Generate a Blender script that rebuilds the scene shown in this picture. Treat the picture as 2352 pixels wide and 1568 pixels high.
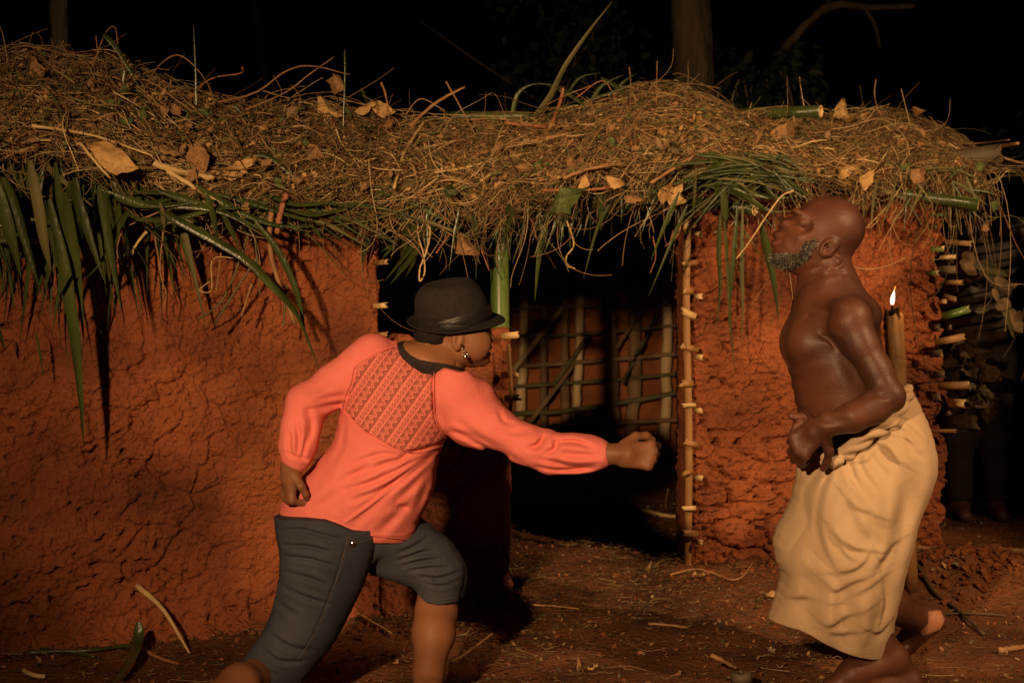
import bpy, bmesh, math, random
import numpy as np
from mathutils import Vector, Matrix

random.seed(7)
rng = np.random.default_rng(11)
scene = bpy.context.scene
for o in list(bpy.data.objects):
    bpy.data.objects.remove(o)

# ------------------------------------------------------------------ camera, sky, lamps, exposure
F, H, YH, CX = 3266.67, 1.05, 640.0, 1176.0       # focal length, eye height, horizon row, centre column (2352-wide frame)
cam_d = bpy.data.cameras.new('camera')
cam = bpy.data.objects.new('camera', cam_d)
scene.collection.objects.link(cam)
cam.location = (0, 0, H)
cam.rotation_euler = (math.radians(90), 0, 0)
cam_d.lens, cam_d.sensor_width = 50, 36
cam_d.shift_y = -(784 - YH) / 2352
cam_d.clip_start, cam_d.clip_end = 0.05, 400
cam_d.dof.use_dof = True
cam_d.dof.focus_distance = 3.6
cam_d.dof.aperture_fstop = 5.6
scene.camera = cam

world = bpy.data.worlds.new('World')
scene.world = world
world.use_nodes = True
wn = world.node_tree
sky = wn.nodes.new('ShaderNodeTexSky')
sky.sky_type = 'NISHITA'
sky.sun_disc = False
sky.sun_elevation = math.radians(-4)
sky.sun_rotation = math.radians(200)
wn.links.new(sky.outputs[0], wn.nodes['Background'].inputs[0])
wn.nodes['Background'].inputs[1].default_value = 0.004


def film_lamp(name, loc, aim, watts, col, cone, blend, radius):
    d = bpy.data.lights.new(name, 'SPOT')
    d.energy, d.color = watts, col
    d.spot_size, d.spot_blend, d.shadow_soft_size = math.radians(cone), blend, radius
    o = bpy.data.objects.new(name, d)
    scene.collection.objects.link(o)
    o.location = loc
    o.rotation_euler = (Vector(aim) - Vector(loc)).to_track_quat('-Z', 'Y').to_euler()
    return o


film_lamp('film_lamp', (-0.85, 0.0, 1.70), (0.60, 4.6, 1.18), 760, (1.0, 0.61, 0.31), 70, 1.0, 0.05)
film_lamp('film_lamp.001', (3.0, 1.6, 2.75), (1.02, 4.6, 0.85), 580, (1.0, 0.60, 0.30), 43, 0.6, 0.05)

scene.view_settings.view_transform = 'Standard'
scene.view_settings.look = 'None'
scene.view_settings.gamma = 1.0
scene.view_settings.use_curve_mapping = False
scene.view_settings.exposure = 0.0
scene.cycles.use_denoising = True
scene.cycles.max_bounces = 6
scene.cycles.diffuse_bounces = 3


# ------------------------------------------------------------------ coordinates
def W(px, py, Y):
    return np.array([(px - CX) * Y / F, Y, H + (YH - py) * Y / F])


def CR(ox, oy, w, outw):
    s = w / outw
    return lambda x, y: ((ox + x * s) / 1.741497, (oy + y * s) / 1.741497)


C1 = CR(1500, 1050, 600, 1882)     # her head
C2 = CR(1050, 1300, 950, 1655)     # her back
C3 = CR(1700, 1500, 1000, 2352)    # her punching arm
C5 = CR(2950, 750, 650, 2038)      # his head
C6 = CR(3000, 1050, 750, 1307)     # his trunk
C7 = CR(2700, 1740, 1396, 2209)    # his wrap
C8 = CR(3050, 2250, 950, 2352)     # his feet
C9 = CR(3100, 1600, 250, 1307)     # his hands
C4 = CR(0, 800, 1400, 2335)        # hanging leaves on the left
CL = CR(0, 1740, 1400, 2215)
CM = CR(1400, 1740, 1400, 2215)
C10 = CR(3550, 650, 546, 778)
C11 = CR(2600, 600, 700, 1220)
C12 = CR(1350, 750, 950, 2128)
C13 = CR(1950, 1150, 850, 1333)
C14 = CR(3600, 550, 496, 1728)
T0 = CR(0, 0, 1400, 2335)
T1 = CR(1300, 0, 1400, 2335)
T2 = CR(2600, 0, 1496, 2352)
PX = lambda x, y: (x, y)


def P(conv, pts):
    return [conv(*p) for p in pts]


# ------------------------------------------------------------------ noise
def _h(ix, iy, iz):
    with np.errstate(over='ignore'):
        n = (ix.astype(np.uint32) * np.uint32(374761393) + iy.astype(np.uint32) * np.uint32(668265263)
             + iz.astype(np.uint32) * np.uint32(2147483647))
        n = (n ^ (n >> np.uint32(13))) * np.uint32(1274126177)
        n = n ^ (n >> np.uint32(16))
    return n.astype(np.float64) / 4294967295.0


def vnoise(x, y, z=None):
    x = np.asarray(x, float); y = np.asarray(y, float)
    z = np.zeros_like(x) if z is None else np.asarray(z, float) + 0 * x
    ix, iy, iz = np.floor(x).astype(np.int64), np.floor(y).astype(np.int64), np.floor(z).astype(np.int64)
    fx, fy, fz = x - ix, y - iy, z - iz
    fx, fy, fz = [f * f * (3 - 2 * f) for f in (fx, fy, fz)]
    r = 0
    for a in (0, 1):
        for b in (0, 1):
            for c in (0, 1):
                w = (fx if a else 1 - fx) * (fy if b else 1 - fy) * (fz if c else 1 - fz)
                r = r + w * _h(ix + a, iy + b, iz + c)
    return r * 2 - 1


def fbm(x, y, z=None, octv=4, gain=.5):
    r, a, t = 0, 1.0, 0
    z = 0 * np.asarray(x, float) if z is None else z
    for i in range(octv):
        r = r + a * vnoise(x + 17.3 * i, y - 9.1 * i, z + 4.7 * i)
        t += a
        a *= gain
        x, y, z = x * 2.03, y * 2.03, z * 2.03
    return r / t


def cracks(x, y):
    """distance to the nearest cell border (F2-F1) of jittered cells"""
    ix, iy = np.floor(x), np.floor(y)
    f1 = np.full(np.shape(x), 9.0); f2 = f1.copy()
    for a in (-1, 0, 1):
        for b in (-1, 0, 1):
            cx, cy = ix + a, iy + b
            jx = cx + _h(cx.astype(np.int64), cy.astype(np.int64), np.full(np.shape(x), 3))
            jy = cy + _h(cx.astype(np.int64), cy.astype(np.int64), np.full(np.shape(x), 8))
            d = np.hypot(jx - x, jy - y)
            f2 = np.minimum(np.maximum(f1, d), f2)
            f1 = np.minimum(f1, d)
    return f2 - f1


# ------------------------------------------------------------------ materials
def newmat(name):
    m = bpy.data.materials.new(name)
    m.use_nodes = True
    nt = m.node_tree
    b = nt.nodes['Principled BSDF']
    return m, nt, b


def col4(c):
    return (c[0], c[1], c[2], 1)


def surf(name, c1, c2, scale=8, rough=.8, bump=.3, bscale=60, bdist=.004, spec=.3, detail=6, c3=None, stretch=(1, 1, 1), attr=None):
    m, nt, b = newmat(name)
    N, L = nt.nodes.new, nt.links.new
    tc = N('ShaderNodeTexCoord')
    mp = N('ShaderNodeMapping'); mp.inputs['Scale'].default_value = stretch
    L(tc.outputs['Object'], mp.inputs[0])
    n = N('ShaderNodeTexNoise'); n.inputs['Scale'].default_value = scale; n.inputs['Detail'].default_value = detail
    L(mp.outputs[0], n.inputs['Vector'])
    r = N('ShaderNodeValToRGB')
    r.color_ramp.elements[0].position, r.color_ramp.elements[1].position = .32, .68
    r.color_ramp.elements[0].color, r.color_ramp.elements[1].color = col4(c1), col4(c2)
    if c3:
        e = r.color_ramp.elements.new(.5); e.color = col4(c3)
    L(n.outputs[0], r.inputs[0])
    out = r.outputs[0]
    if attr:
        at = N('ShaderNodeAttribute'); at.attribute_name = attr
        mx = N('ShaderNodeMix'); mx.data_type = 'RGBA'; mx.blend_type = 'MULTIPLY'; mx.inputs[0].default_value = 1
        L(r.outputs[0], mx.inputs[6]); L(at.outputs[0], mx.inputs[7])
        out = mx.outputs[2]
    L(out, b.inputs['Base Color'])
    b.inputs['Roughness'].default_value = rough
    b.inputs['Specular IOR Level'].default_value = spec
    if bump:
        n2 = N('ShaderNodeTexNoise'); n2.inputs['Scale'].default_value = bscale; n2.inputs['Detail'].default_value = 5
        L(mp.outputs[0], n2.inputs['Vector'])
        bp = N('ShaderNodeBump'); bp.inputs['Strength'].default_value = bump; bp.inputs['Distance'].default_value = bdist
        L(n2.outputs[0], bp.inputs['Height']); L(bp.outputs[0], b.inputs['Normal'])
    return m


M = {}
M['mud'] = surf('red_mud', (.15, .047, .021), (.40, .123, .050), 3.2, .92, 1.0, 75, .018, .15, 12, c3=(.28, .085, .034))
M['mud_dark'] = surf('interior_mud', (.22, .075, .03), (.40, .14, .052), 4, .95, .8, 40, .01, .1)
M['soil'] = surf('red_soil', (.07, .030, .015), (.22, .088, .037), 3.2, .95, .9, 70, .012, .12, 10, c3=(.135, .054, .024))
M['soil_clod'] = surf('mud_clod', (.12, .042, .017), (.24, .08, .028), 20, .95, .8, 120, .008, .1)
M['rail'] = surf('green_rail', (.09, .085, .035), (.19, .16, .07), 9, .7, .4, 70, .003, .2)
M['straw'] = surf('dry_straw', (.8, .8, .8), (1, 1, 1), 30, .8, 0, attr='tint', spec=.25)
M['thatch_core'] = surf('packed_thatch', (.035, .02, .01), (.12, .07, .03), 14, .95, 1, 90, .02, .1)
M['palm'] = surf('palm_blade', (.022, .034, .008), (.066, .086, .020), 11, .30, .6, 170, .003, .6, 8, stretch=(1, 1, .15))
M['palm_dry'] = surf('dried_palm_blade', (.07, .07, .022), (.15, .125, .045), 6, .5, .2, 120, .002, .35)
M['dryleaf'] = surf('dry_leaf_tan', (.36, .21, .075), (.58, .37, .14), 18, .7, .5, 60, .004, .3)
M['dryleaf_brown'] = surf('dry_leaf_brown', (.20, .10, .04), (.36, .20, .085), 18, .75, .5, 60, .004, .3)
M['greenleaf'] = surf('wilted_green_leaf', (.05, .075, .02), (.12, .15, .045), 18, .6, .4, 60, .004, .3)
M['twig'] = surf('twig_bark', (.20, .10, .045), (.38, .21, .09), 20, .8, .5, 90, .003, .2)
M['twig_red'] = surf('reddish_twig', (.24, .085, .04), (.36, .15, .07), 20, .7, .5, 90, .003, .25)
M['twig_pale'] = surf('pale_stalk', (.45, .30, .12), (.62, .45, .2), 20, .6, .3, 90, .003, .3)
M['bamboo'] = surf('green_bamboo', (.055, .10, .02), (.17, .20, .055), 7, .35, .12, 60, .002, .5, stretch=(1, 1, .25), c3=(.09, .15, .03))
M['bamboo_tan'] = surf('brown_bamboo', (.17, .10, .035), (.38, .19, .065), 9, .5, .2, 60, .002, .4, stretch=(1, 1, .3), c3=(.27, .14, .045))
M['bamboo_torch'] = surf('smoked_bamboo', (.11, .06, .024), (.33, .16, .055), 14, .6, .6, 60, .005, .3, 9, stretch=(1, 1, .5), c3=(.22, .115, .04))
M['bamboo_dark'] = surf('weathered_bamboo', (.05, .038, .02), (.11, .08, .04), 6, .6, .2, 60, .002, .3)
M['cutwood'] = surf('fresh_cut_bamboo', (.55, .36, .14), (.75, .53, .25), 25, .7, .4, 90, .003, .3)
M['stick'] = surf('split_stick', (.55, .38, .18), (.75, .56, .30), 9, .8, .4, 70, .003, .2, stretch=(1, 1, .2))
M['stick_dark'] = surf('old_stick', (.18, .115, .06), (.33, .21, .11), 9, .85, .4, 70, .003, .2)
M['bark'] = surf('tree_bark', (.07, .052, .034), (.19, .145, .095), 3, .95, 1, 14, .05, .1, stretch=(1, 1, .35))
M['bark_pale'] = surf('pale_bark', (.30, .24, .16), (.52, .42, .29), 3, .95, 1, 14, .05, .1, stretch=(1, 1, .35))
M['skin_m'] = surf('dark_skin', (.046, .0170, .0100), (.128, .046, .0225), 5, .50, .5, 150, .0014, .30, 14)
M['skin_w'] = surf('brown_skin', (.15, .060, .027), (.27, .112, .050), 5, .55, .5, 150, .0016, .28, 14)
M['skin_far'] = surf('spectator_skin', (.06, .03, .02), (.09, .045, .03), 9, .5, 0)
M['lip'] = surf('lip_skin', (.17, .055, .035), (.20, .07, .045), 30, .4, .3, 200, .001, .4)
M['pale_skin'] = surf('palm_and_sole_skin', (.28, .12, .06), (.34, .15, .075), 20, .55, .3, 160, .001, .3)
M['hair'] = surf('black_hair', (.008, .006, .005), (.02, .015, .012), 200, .8, 1, 420, .004, .2)
M['beard'] = surf('grey_beard', (.8, .8, .8), (1, 1, 1), 30, .6, 0, attr='tint', spec=.3)
M['coral'] = surf('coral_cotton', (.60, .145, .118), (.70, .180, .145), 6, .85, .6, 320, .002, .2, 9)
M['black_knit'] = surf('black_knit', (.018, .013, .012), (.03, .022, .02), 40, .85, .3, 400, .001, .2)
M['wrap'] = surf('tan_wrap_cloth', (.38, .26, .15), (.48, .345, .21), 3.5, .85, .5, 330, .0018, .2, 12)
M['felt'] = surf('black_felt', (.014, .011, .010), (.022, .018, .016), 60, .85, .5, 300, .0015, .25)
M['satin'] = surf('black_satin', (.012, .010, .009), (.02, .017, .015), 12, .42, .6, 30, .006, .45, stretch=(1, 1, 6))
M['silver'] = surf('silver_metal', (.7, .68, .62), (.8, .78, .72), 20, .18, 0)
M['silver'].node_tree.nodes['Principled BSDF'].inputs['Metallic'].default_value = 1
M['soot'] = surf('charred_wick', (.01, .007, .005), (.035, .018, .01), 60, .95, 1, 120, .006, .1)
M['leafdark'] = surf('forest_leaf', (.012, .018, .006), (.028, .038, .014), 6, .6, 0)


def denim():
    m = surf('washed_black_denim', (.016, .018, .026), (.056, .059, .074), 4.5, .8, .7, 380, .0015, .2, 9)
    return m


M['denim'] = denim()


def flame_mat():
    m, nt, b = newmat('flame')
    N, L = nt.nodes.new, nt.links.new
    e = N('ShaderNodeEmission')
    tc = N('ShaderNodeTexCoord'); sp = N('ShaderNodeSeparateXYZ'); r = N('ShaderNodeValToRGB')
    L(tc.outputs['Generated'], sp.inputs[0]); L(sp.outputs[2], r.inputs[0])
    r.color_ramp.elements[0].position, r.color_ramp.elements[0].color = .0, (.5, .08, .02, 1)
    r.color_ramp.elements[1].position, r.color_ramp.elements[1].color = 1., (1, .22, .03, 1)
    for p, c in ((.16, (1, .75, .45, 1)), (.6, (1, .85, .55, 1)), (.8, (1, .5, .12, 1))):
        k = r.color_ramp.elements.new(p); k.color = c
    L(r.outputs[0], e.inputs[0]); e.inputs[1].default_value = 6
    L(e.outputs[0], nt.nodes['Material Output'].inputs[0])
    return m


M['flame'] = flame_mat()


def lace_mat():
    """crocheted bands: zigzags, rings and mesh, running up and to the right across the back"""
    m, nt, b = newmat('coral_lace')
    N, L = nt.nodes.new, nt.links.new
    tc = N('ShaderNodeTexCoord')
    rot = N('ShaderNodeMapping'); rot.inputs['Rotation'].default_value = (0, math.radians(55), 0)
    L(tc.outputs['Object'], rot.inputs[0])
    sp = N('ShaderNodeSeparateXYZ'); L(rot.outputs[0], sp.inputs[0])

    def mth(op, a, bb=None, c=None):
        n = N('ShaderNodeMath'); n.operation = op
        for i, v in enumerate((a, bb, c)):
            if v is None:
                continue
            if isinstance(v, (int, float)):
                n.inputs[i].default_value = v
            else:
                L(v, n.inputs[i])
        return n.outputs[0]
    u, v = sp.outputs[0], sp.outputs[2]         # u along the bands, v across them
    zig = mth('MULTIPLY', mth('PINGPONG', u, .0085), 1.25)
    per = .046
    q = mth('MODULO', mth('ADD', v, 10.0), per)              # 0..per inside a repeat
    zz = mth('ABSOLUTE', mth('SUBTRACT', mth('SUBTRACT', q, zig), .006))
    zline = mth('LESS_THAN', zz, .0027)
    zz2 = mth('ABSOLUTE', mth('SUBTRACT', mth('SUBTRACT', q, zig), .0125))
    zline2 = mth('LESS_THAN', zz2, .0017)
    bar = mth('LESS_THAN', mth('ABSOLUTE', mth('SUBTRACT', q, .0275)), .0022)
    bar2 = mth('LESS_THAN', mth('ABSOLUTE', mth('SUBTRACT', q, .0425)), .0030)
    du = mth('SUBTRACT', mth('MODULO', mth('ADD', u, 10.0), .0115), .00575)
    dv = mth('SUBTRACT', q, .035)
    rr = mth('SQRT', mth('ADD', mth('MULTIPLY', du, du), mth('MULTIPLY', dv, dv)))
    ring = mth('LESS_THAN', mth('ABSOLUTE', mth('SUBTRACT', rr, .0034)), .0014)
    vo = N('ShaderNodeTexVoronoi'); vo.feature = 'DISTANCE_TO_EDGE'; vo.inputs['Scale'].default_value = 330
    L(rot.outputs[0], vo.inputs['Vector'])
    net = mth('MULTIPLY', mth('LESS_THAN', vo.outputs['Distance'], .16), .42)
    mask = net
    for k in (zline, zline2, bar, bar2, ring):
        mask = mth('MAXIMUM', mask, k)
    mx = N('ShaderNodeMix'); mx.data_type = 'RGBA'
    L(mask, mx.inputs[0])
    mx.inputs[6].default_value = (.20, .050, .022, 1)
    mx.inputs[7].default_value = (.64, .16, .125, 1)
    L(mx.outputs[2], b.inputs['Base Color'])
    b.inputs['Roughness'].default_value = .85
    bp = N('ShaderNodeBump'); bp.inputs['Strength'].default_value = .8; bp.inputs['Distance'].default_value = .002
    L(mask, bp.inputs['Height']); L(bp.outputs[0], b.inputs['Normal'])
    return m


M['lace'] = lace_mat()


def stripe_mat():
    m, nt, b = newmat('striped_knit')
    N, L = nt.nodes.new, nt.links.new
    tc = N('ShaderNodeTexCoord'); w = N('ShaderNodeTexWave')
    w.bands_direction = 'Z'; w.inputs['Scale'].default_value = 7.5; w.inputs['Distortion'].default_value = 1.2
    w.inputs['Detail Scale'].default_value = .6
    mp = N('ShaderNodeMapping'); mp.inputs['Rotation'].default_value = (0, math.radians(12), 0)
    L(tc.outputs['Object'], mp.inputs[0]); L(mp.outputs[0], w.inputs[0])
    r = N('ShaderNodeValToRGB'); r.color_ramp.elements[0].position, r.color_ramp.elements[1].position = .16, .24
    r.color_ramp.elements[0].color, r.color_ramp.elements[1].color = (.012, .011, .010, 1), (.12, .105, .095, 1)
    L(w.outputs[0], r.inputs[0]); L(r.outputs[0], b.inputs['Base Color'])
    b.inputs['Roughness'].default_value = .9
    return m


M['stripe'] = stripe_mat()


# ------------------------------------------------------------------ object helpers
def obj(name, me, mat=None, parent=None, smooth=False, kind=None):
    o = bpy.data.objects.new(name, me)
    scene.collection.objects.link(o)
    if mat:
        for m in (mat if isinstance(mat, (list, tuple)) else [mat]):
            me.materials.append(m)
    if smooth:
        me.polygons.foreach_set('use_smooth', np.ones(len(me.polygons), bool))
    if parent:
        o.parent = parent
        r = parent
        t = Vector(parent.location)
        while r.parent:
            r = r.parent
            t = t + Vector(r.location)
        o.matrix_parent_inverse = Matrix.Translation(-t) if parent.type == 'EMPTY' else Matrix.Identity(4)
    if kind:
        o['kind'] = kind
    return o


def tag(o, label, cat, group=None):
    o['label'], o['category'] = label, cat
    if group:
        o['group'] = group
    return o


def thing(name, label, cat, loc, group=None):
    o = bpy.data.objects.new(name, None)
    scene.collection.objects.link(o)
    o.location = [float(v) for v in loc]
    o.empty_display_size = .1
    return tag(o, label, cat, group)


def mesh_np(name, V, Q, tint=None, matidx=None):
    """V (n,3), Q (m,4) or (m,3) index array"""
    me = bpy.data.meshes.new(name)
    V = np.ascontiguousarray(V, np.float32); Q = np.ascontiguousarray(Q, np.int32)
    me.vertices.add(len(V)); me.vertices.foreach_set('co', V.ravel())
    k = Q.shape[1]
    me.loops.add(Q.size); me.loops.foreach_set('vertex_index', Q.ravel())
    me.polygons.add(len(Q))
    me.polygons.foreach_set('loop_start', np.arange(0, Q.size, k, dtype=np.int32))
    me.polygons.foreach_set('loop_total', np.full(len(Q), k, np.int32))
    if matidx is not None:
        me.polygons.foreach_set('material_index', np.asarray(matidx, np.int32))
    me.update(calc_edges=True)
    if tint is not None:
        a = me.color_attributes.new('tint', 'FLOAT_COLOR', 'POINT')
        c = np.ones((len(V), 4), np.float32); c[:, :3] = tint
        a.data.foreach_set('color', c.ravel())
    return me


def tubes(name, pts, rad, sides=3, tint=None):
    """pts (N,M,3) many strands at once, rad (N,M) -> one mesh"""
    pts = np.asarray(pts, float); N_, M_, _ = pts.shape
    rad = np.broadcast_to(np.asarray(rad, float), (N_, M_))
    t = np.gradient(pts, axis=1)
    t /= np.linalg.norm(t, axis=2, keepdims=True) + 1e-9
    up = np.where(np.abs(t[..., 2:3]) > .9, np.array([1., 0, 0]), np.array([0, 0, 1.]))
    a = np.cross(t, up); a /= np.linalg.norm(a, axis=2, keepdims=True) + 1e-9
    b = np.cross(t, a)
    ang = np.arange(sides) * 2 * np.pi / sides
    V = pts[:, :, None, :] + rad[:, :, None, None] * (np.cos(ang)[None, None, :, None] * a[:, :, None, :]
                                                      + np.sin(ang)[None, None, :, None] * b[:, :, None, :])
    idx = np.arange(N_ * M_ * sides).reshape(N_, M_, sides)
    nx = np.roll(idx, -1, axis=2)
    Q = np.stack([idx[:, :-1], nx[:, :-1], nx[:, 1:], idx[:, 1:]], -1).reshape(-1, 4)
    tt = None
    if tint is not None:
        tt = np.repeat(np.asarray(tint), M_ * sides, axis=0)
    return mesh_np(name, V.reshape(-1, 3), Q, tt)


def spline(pts, n=16):
    """smooth interpolation (Catmull-Rom) of a list of points"""
    p = np.asarray(pts, float)
    if len(p) == 2:
        t = np.linspace(0, 1, n)[:, None]
        return p[0] * (1 - t) + p[1] * t
    q = np.vstack([2 * p[0] - p[1], p, 2 * p[-1] - p[-2]])
    s = np.linspace(0, len(p) - 1 - 1e-6, n)
    i = s.astype(int); t = (s - i)[:, None]
    a, b, c, d = q[i], q[i + 1], q[i + 2], q[i + 3]
    return .5 * (2 * b + (c - a) * t + (2 * a - 5 * b + 4 * c - d) * t * t + (3 * b - a - 3 * c + d) * t ** 3)


def stick_mesh(name, pts, r0, r1, sides=8, n=14, rough=.15):
    c = spline(pts, n)
    c = c + (rng.random(c.shape) - .5) * r0 * rough * 2
    r = np.linspace(r0, r1, n) * (1 + rough * (rng.random(n) - .5))
    me = tubes(name, c[None], r[None], sides)
    bm = bmesh.new(); bm.from_mesh(me)
    bmesh.ops.holes_fill(bm, edges=[e for e in bm.edges if e.is_boundary], sides=0)
    bm.to_mesh(me); bm.free()
    return me


def blade_mesh(name, pts, width, n=18, fold=.25, facing=None, twist=0., tipstart=.55, base=.5):
    """grass / palm leaflet: folded tapered strip along a curve"""
    c = spline(pts, n)
    t = np.gradient(c, axis=0); t /= np.linalg.norm(t, axis=1, keepdims=True) + 1e-9
    fc = np.array(facing if facing is not None else (0, -1, .25), float)
    s = np.cross(t, fc); s /= np.linalg.norm(s, axis=1, keepdims=True) + 1e-9
    nn = np.cross(s, t)
    u = np.linspace(0, 1, n)
    tw = twist * u
    s, nn = (s * np.cos(tw)[:, None] + nn * np.sin(tw)[:, None]), (nn * np.cos(tw)[:, None] - s * np.sin(tw)[:, None])
    w = width * np.minimum(1, base + (1 - base) * u / .18) * np.where(u < tipstart, 1, np.clip((1 - u) / (1 - tipstart), 0, 1) ** .8)
    w = np.maximum(w, width * .03)[:, None]
    L_, R_ = c - s * w / 2 + nn * w * fold, c + s * w / 2 + nn * w * fold
    th = .0007
    rows = [L_, c, R_, R_ - nn * th, c - nn * th * 2, L_ - nn * th]
    V = np.stack(rows, 1).reshape(-1, 3)
    k = 6
    Q = []
    for i in range(n - 1):
        for j in range(k):
            Q.append((i * k + j, i * k + (j + 1) % k, (i + 1) * k + (j + 1) % k, (i + 1) * k + j))
    return mesh_np(name, V, np.array(Q))


def leaf_mesh(name, size=.06, aspect=.55, curl=.5, seed=0, n=10, m=7):
    """crumpled, pointed dry leaf with torn edges, lies in its local XY plane"""
    r = np.random.default_rng(seed)
    V = []
    ph = r.random(6) * 6
    el, er = 1 + .16 * r.normal(size=n), 1 + .16 * r.normal(size=n)
    for i in range(n):
        u = i / (n - 1)
        w = aspect * math.sin(math.pi * (.02 + .96 * u ** .8)) ** 1.1
        for j in range(m):
            v = (j / (m - 1) - .5) * 2
            k = el[i] if v < 0 else er[i]
            x = (u - .5) * size * (1 - .12 * curl) + .05 * size * math.sin(4 * v + ph[3])
            y = v * w * size * .5 * (1 + (k - 1) * abs(v)) + .10 * size * math.sin(3 * u + ph[4])
            z = size * (curl * .55 * abs(v) * w * (1 if math.sin(ph[5]) > -.3 else -1) + .13 * math.sin(6 * u + ph[1]) * v + .06 * math.sin(11 * u + 6 * v + ph[2]) + curl * .9 * (u - .5) ** 2)
            V.append((x, y, z))
    Q = [(i * m + j, i * m + j + 1, (i + 1) * m + j + 1, (i + 1) * m + j) for i in range(n - 1) for j in range(m - 1)]
    return mesh_np(name, np.array(V), np.array(Q))


def bamboo_mesh(name, a, b, r, nodes=3, sides=14, taper=.95, hollow=.65, seed=0):
    """culm with swollen joints, open cut ends; material 1 on the cut ends"""
    a, b = np.asarray(a, float), np.asarray(b, float)
    r_ = np.random.default_rng(seed)
    rows = [(0, hollow, -.03 / max(.1, np.linalg.norm(b - a))), (0, hollow, 0), (0, 1, 0)]
    pos = np.sort(np.clip(np.linspace(0, 1, nodes + 2)[1:-1] + (r_.random(nodes) - .5) * .08, .05, .95))
    ln = np.linalg.norm(b - a)
    prof = [(0 + .03 / ln, hollow, 1), (0., hollow, 1), (0., 1., 0)]
    for p in pos:
        e = .006 / ln
        prof += [(p - 3 * e, .99, 0), (p - e, 1.06, 0), (p, .97, 0), (p + e, 1.05, 0), (p + 3 * e, .985, 0)]
    prof += [(1., 1., 0), (1., hollow, 1), (1 - .03 / ln, hollow, 1)]
    t = (b - a) / ln
    up = np.array([0, 0, 1.]) if abs(t[2]) < .9 else np.array([1., 0, 0])
    s = np.cross(t, up); s /= np.linalg.norm(s); n_ = np.cross(t, s)
    ang = np.arange(sides) * 2 * np.pi / sides
    V, Q, mi = [], [], []
    for (u, k, m_) in prof:
        c = a + (b - a) * u
        rr = r * k * (1 - (1 - taper) * u)
        V.append(c + rr * (np.cos(ang)[:, None] * s + np.sin(ang)[:, None] * n_))
    V = np.vstack(V)
    for i in range(len(prof) - 1):
        for j in range(sides):
            Q.append((i * sides + j, i * sides + (j + 1) % sides, (i + 1) * sides + (j + 1) % sides, (i + 1) * sides + j))
            mi.append(1 if (prof[i][1] == hollow or prof[i + 1][1] == hollow) else 0)
    me = mesh_np(name, V, np.array(Q), None, mi)
    return me


# ------------------------------------------------------------------ implicit bodies: blend shapes on a grid, then skin them
def inside(poly, X, Z):
    poly = np.asarray(poly)
    r = np.zeros(X.shape, bool)
    x0, z0 = poly[-1]
    for x1, z1 in poly:
        c = ((z1 > Z) != (z0 > Z)) & (X < (x0 - x1) * (Z - z1) / (z0 - z1 + 1e-12) + x1)
        r ^= c
        x0, z0 = x1, z1
    return r


def segdist(X, Z, a, b):
    dx, dz = b[0] - a[0], b[1] - a[1]
    t = np.clip(((X - a[0]) * dx + (Z - a[1]) * dz) / (dx * dx + dz * dz + 1e-12), 0, 1)
    return np.hypot(X - a[0] - t * dx, Z - a[1] - t * dz), t, (X - a[0]) * dz - (Z - a[1]) * dx


def psdf(poly, X, Z):
    d = np.full(X.shape, 9.)
    for a, b in zip(poly, poly[1:] + poly[:1]):
        d = np.minimum(d, segdist(X, Z, a, b)[0])
    return np.where(inside(poly, X, Z), -d, d)


def closed_spline(pts, n):
    p = np.asarray(pts, float)
    q = np.vstack([p[-1:], p, p[:2]])
    s = np.linspace(0, len(p), n, endpoint=False)
    i = s.astype(int); t = (s - i)[:, None]
    a, b, c, d = q[i], q[i + 1], q[i + 2], q[i + 3]
    r = .5 * (2 * b + (c - a) * t + (2 * a - 5 * b + 4 * c - d) * t * t + (3 * b - a - 3 * c + d) * t ** 3)
    return [tuple(v) for v in r]


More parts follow.
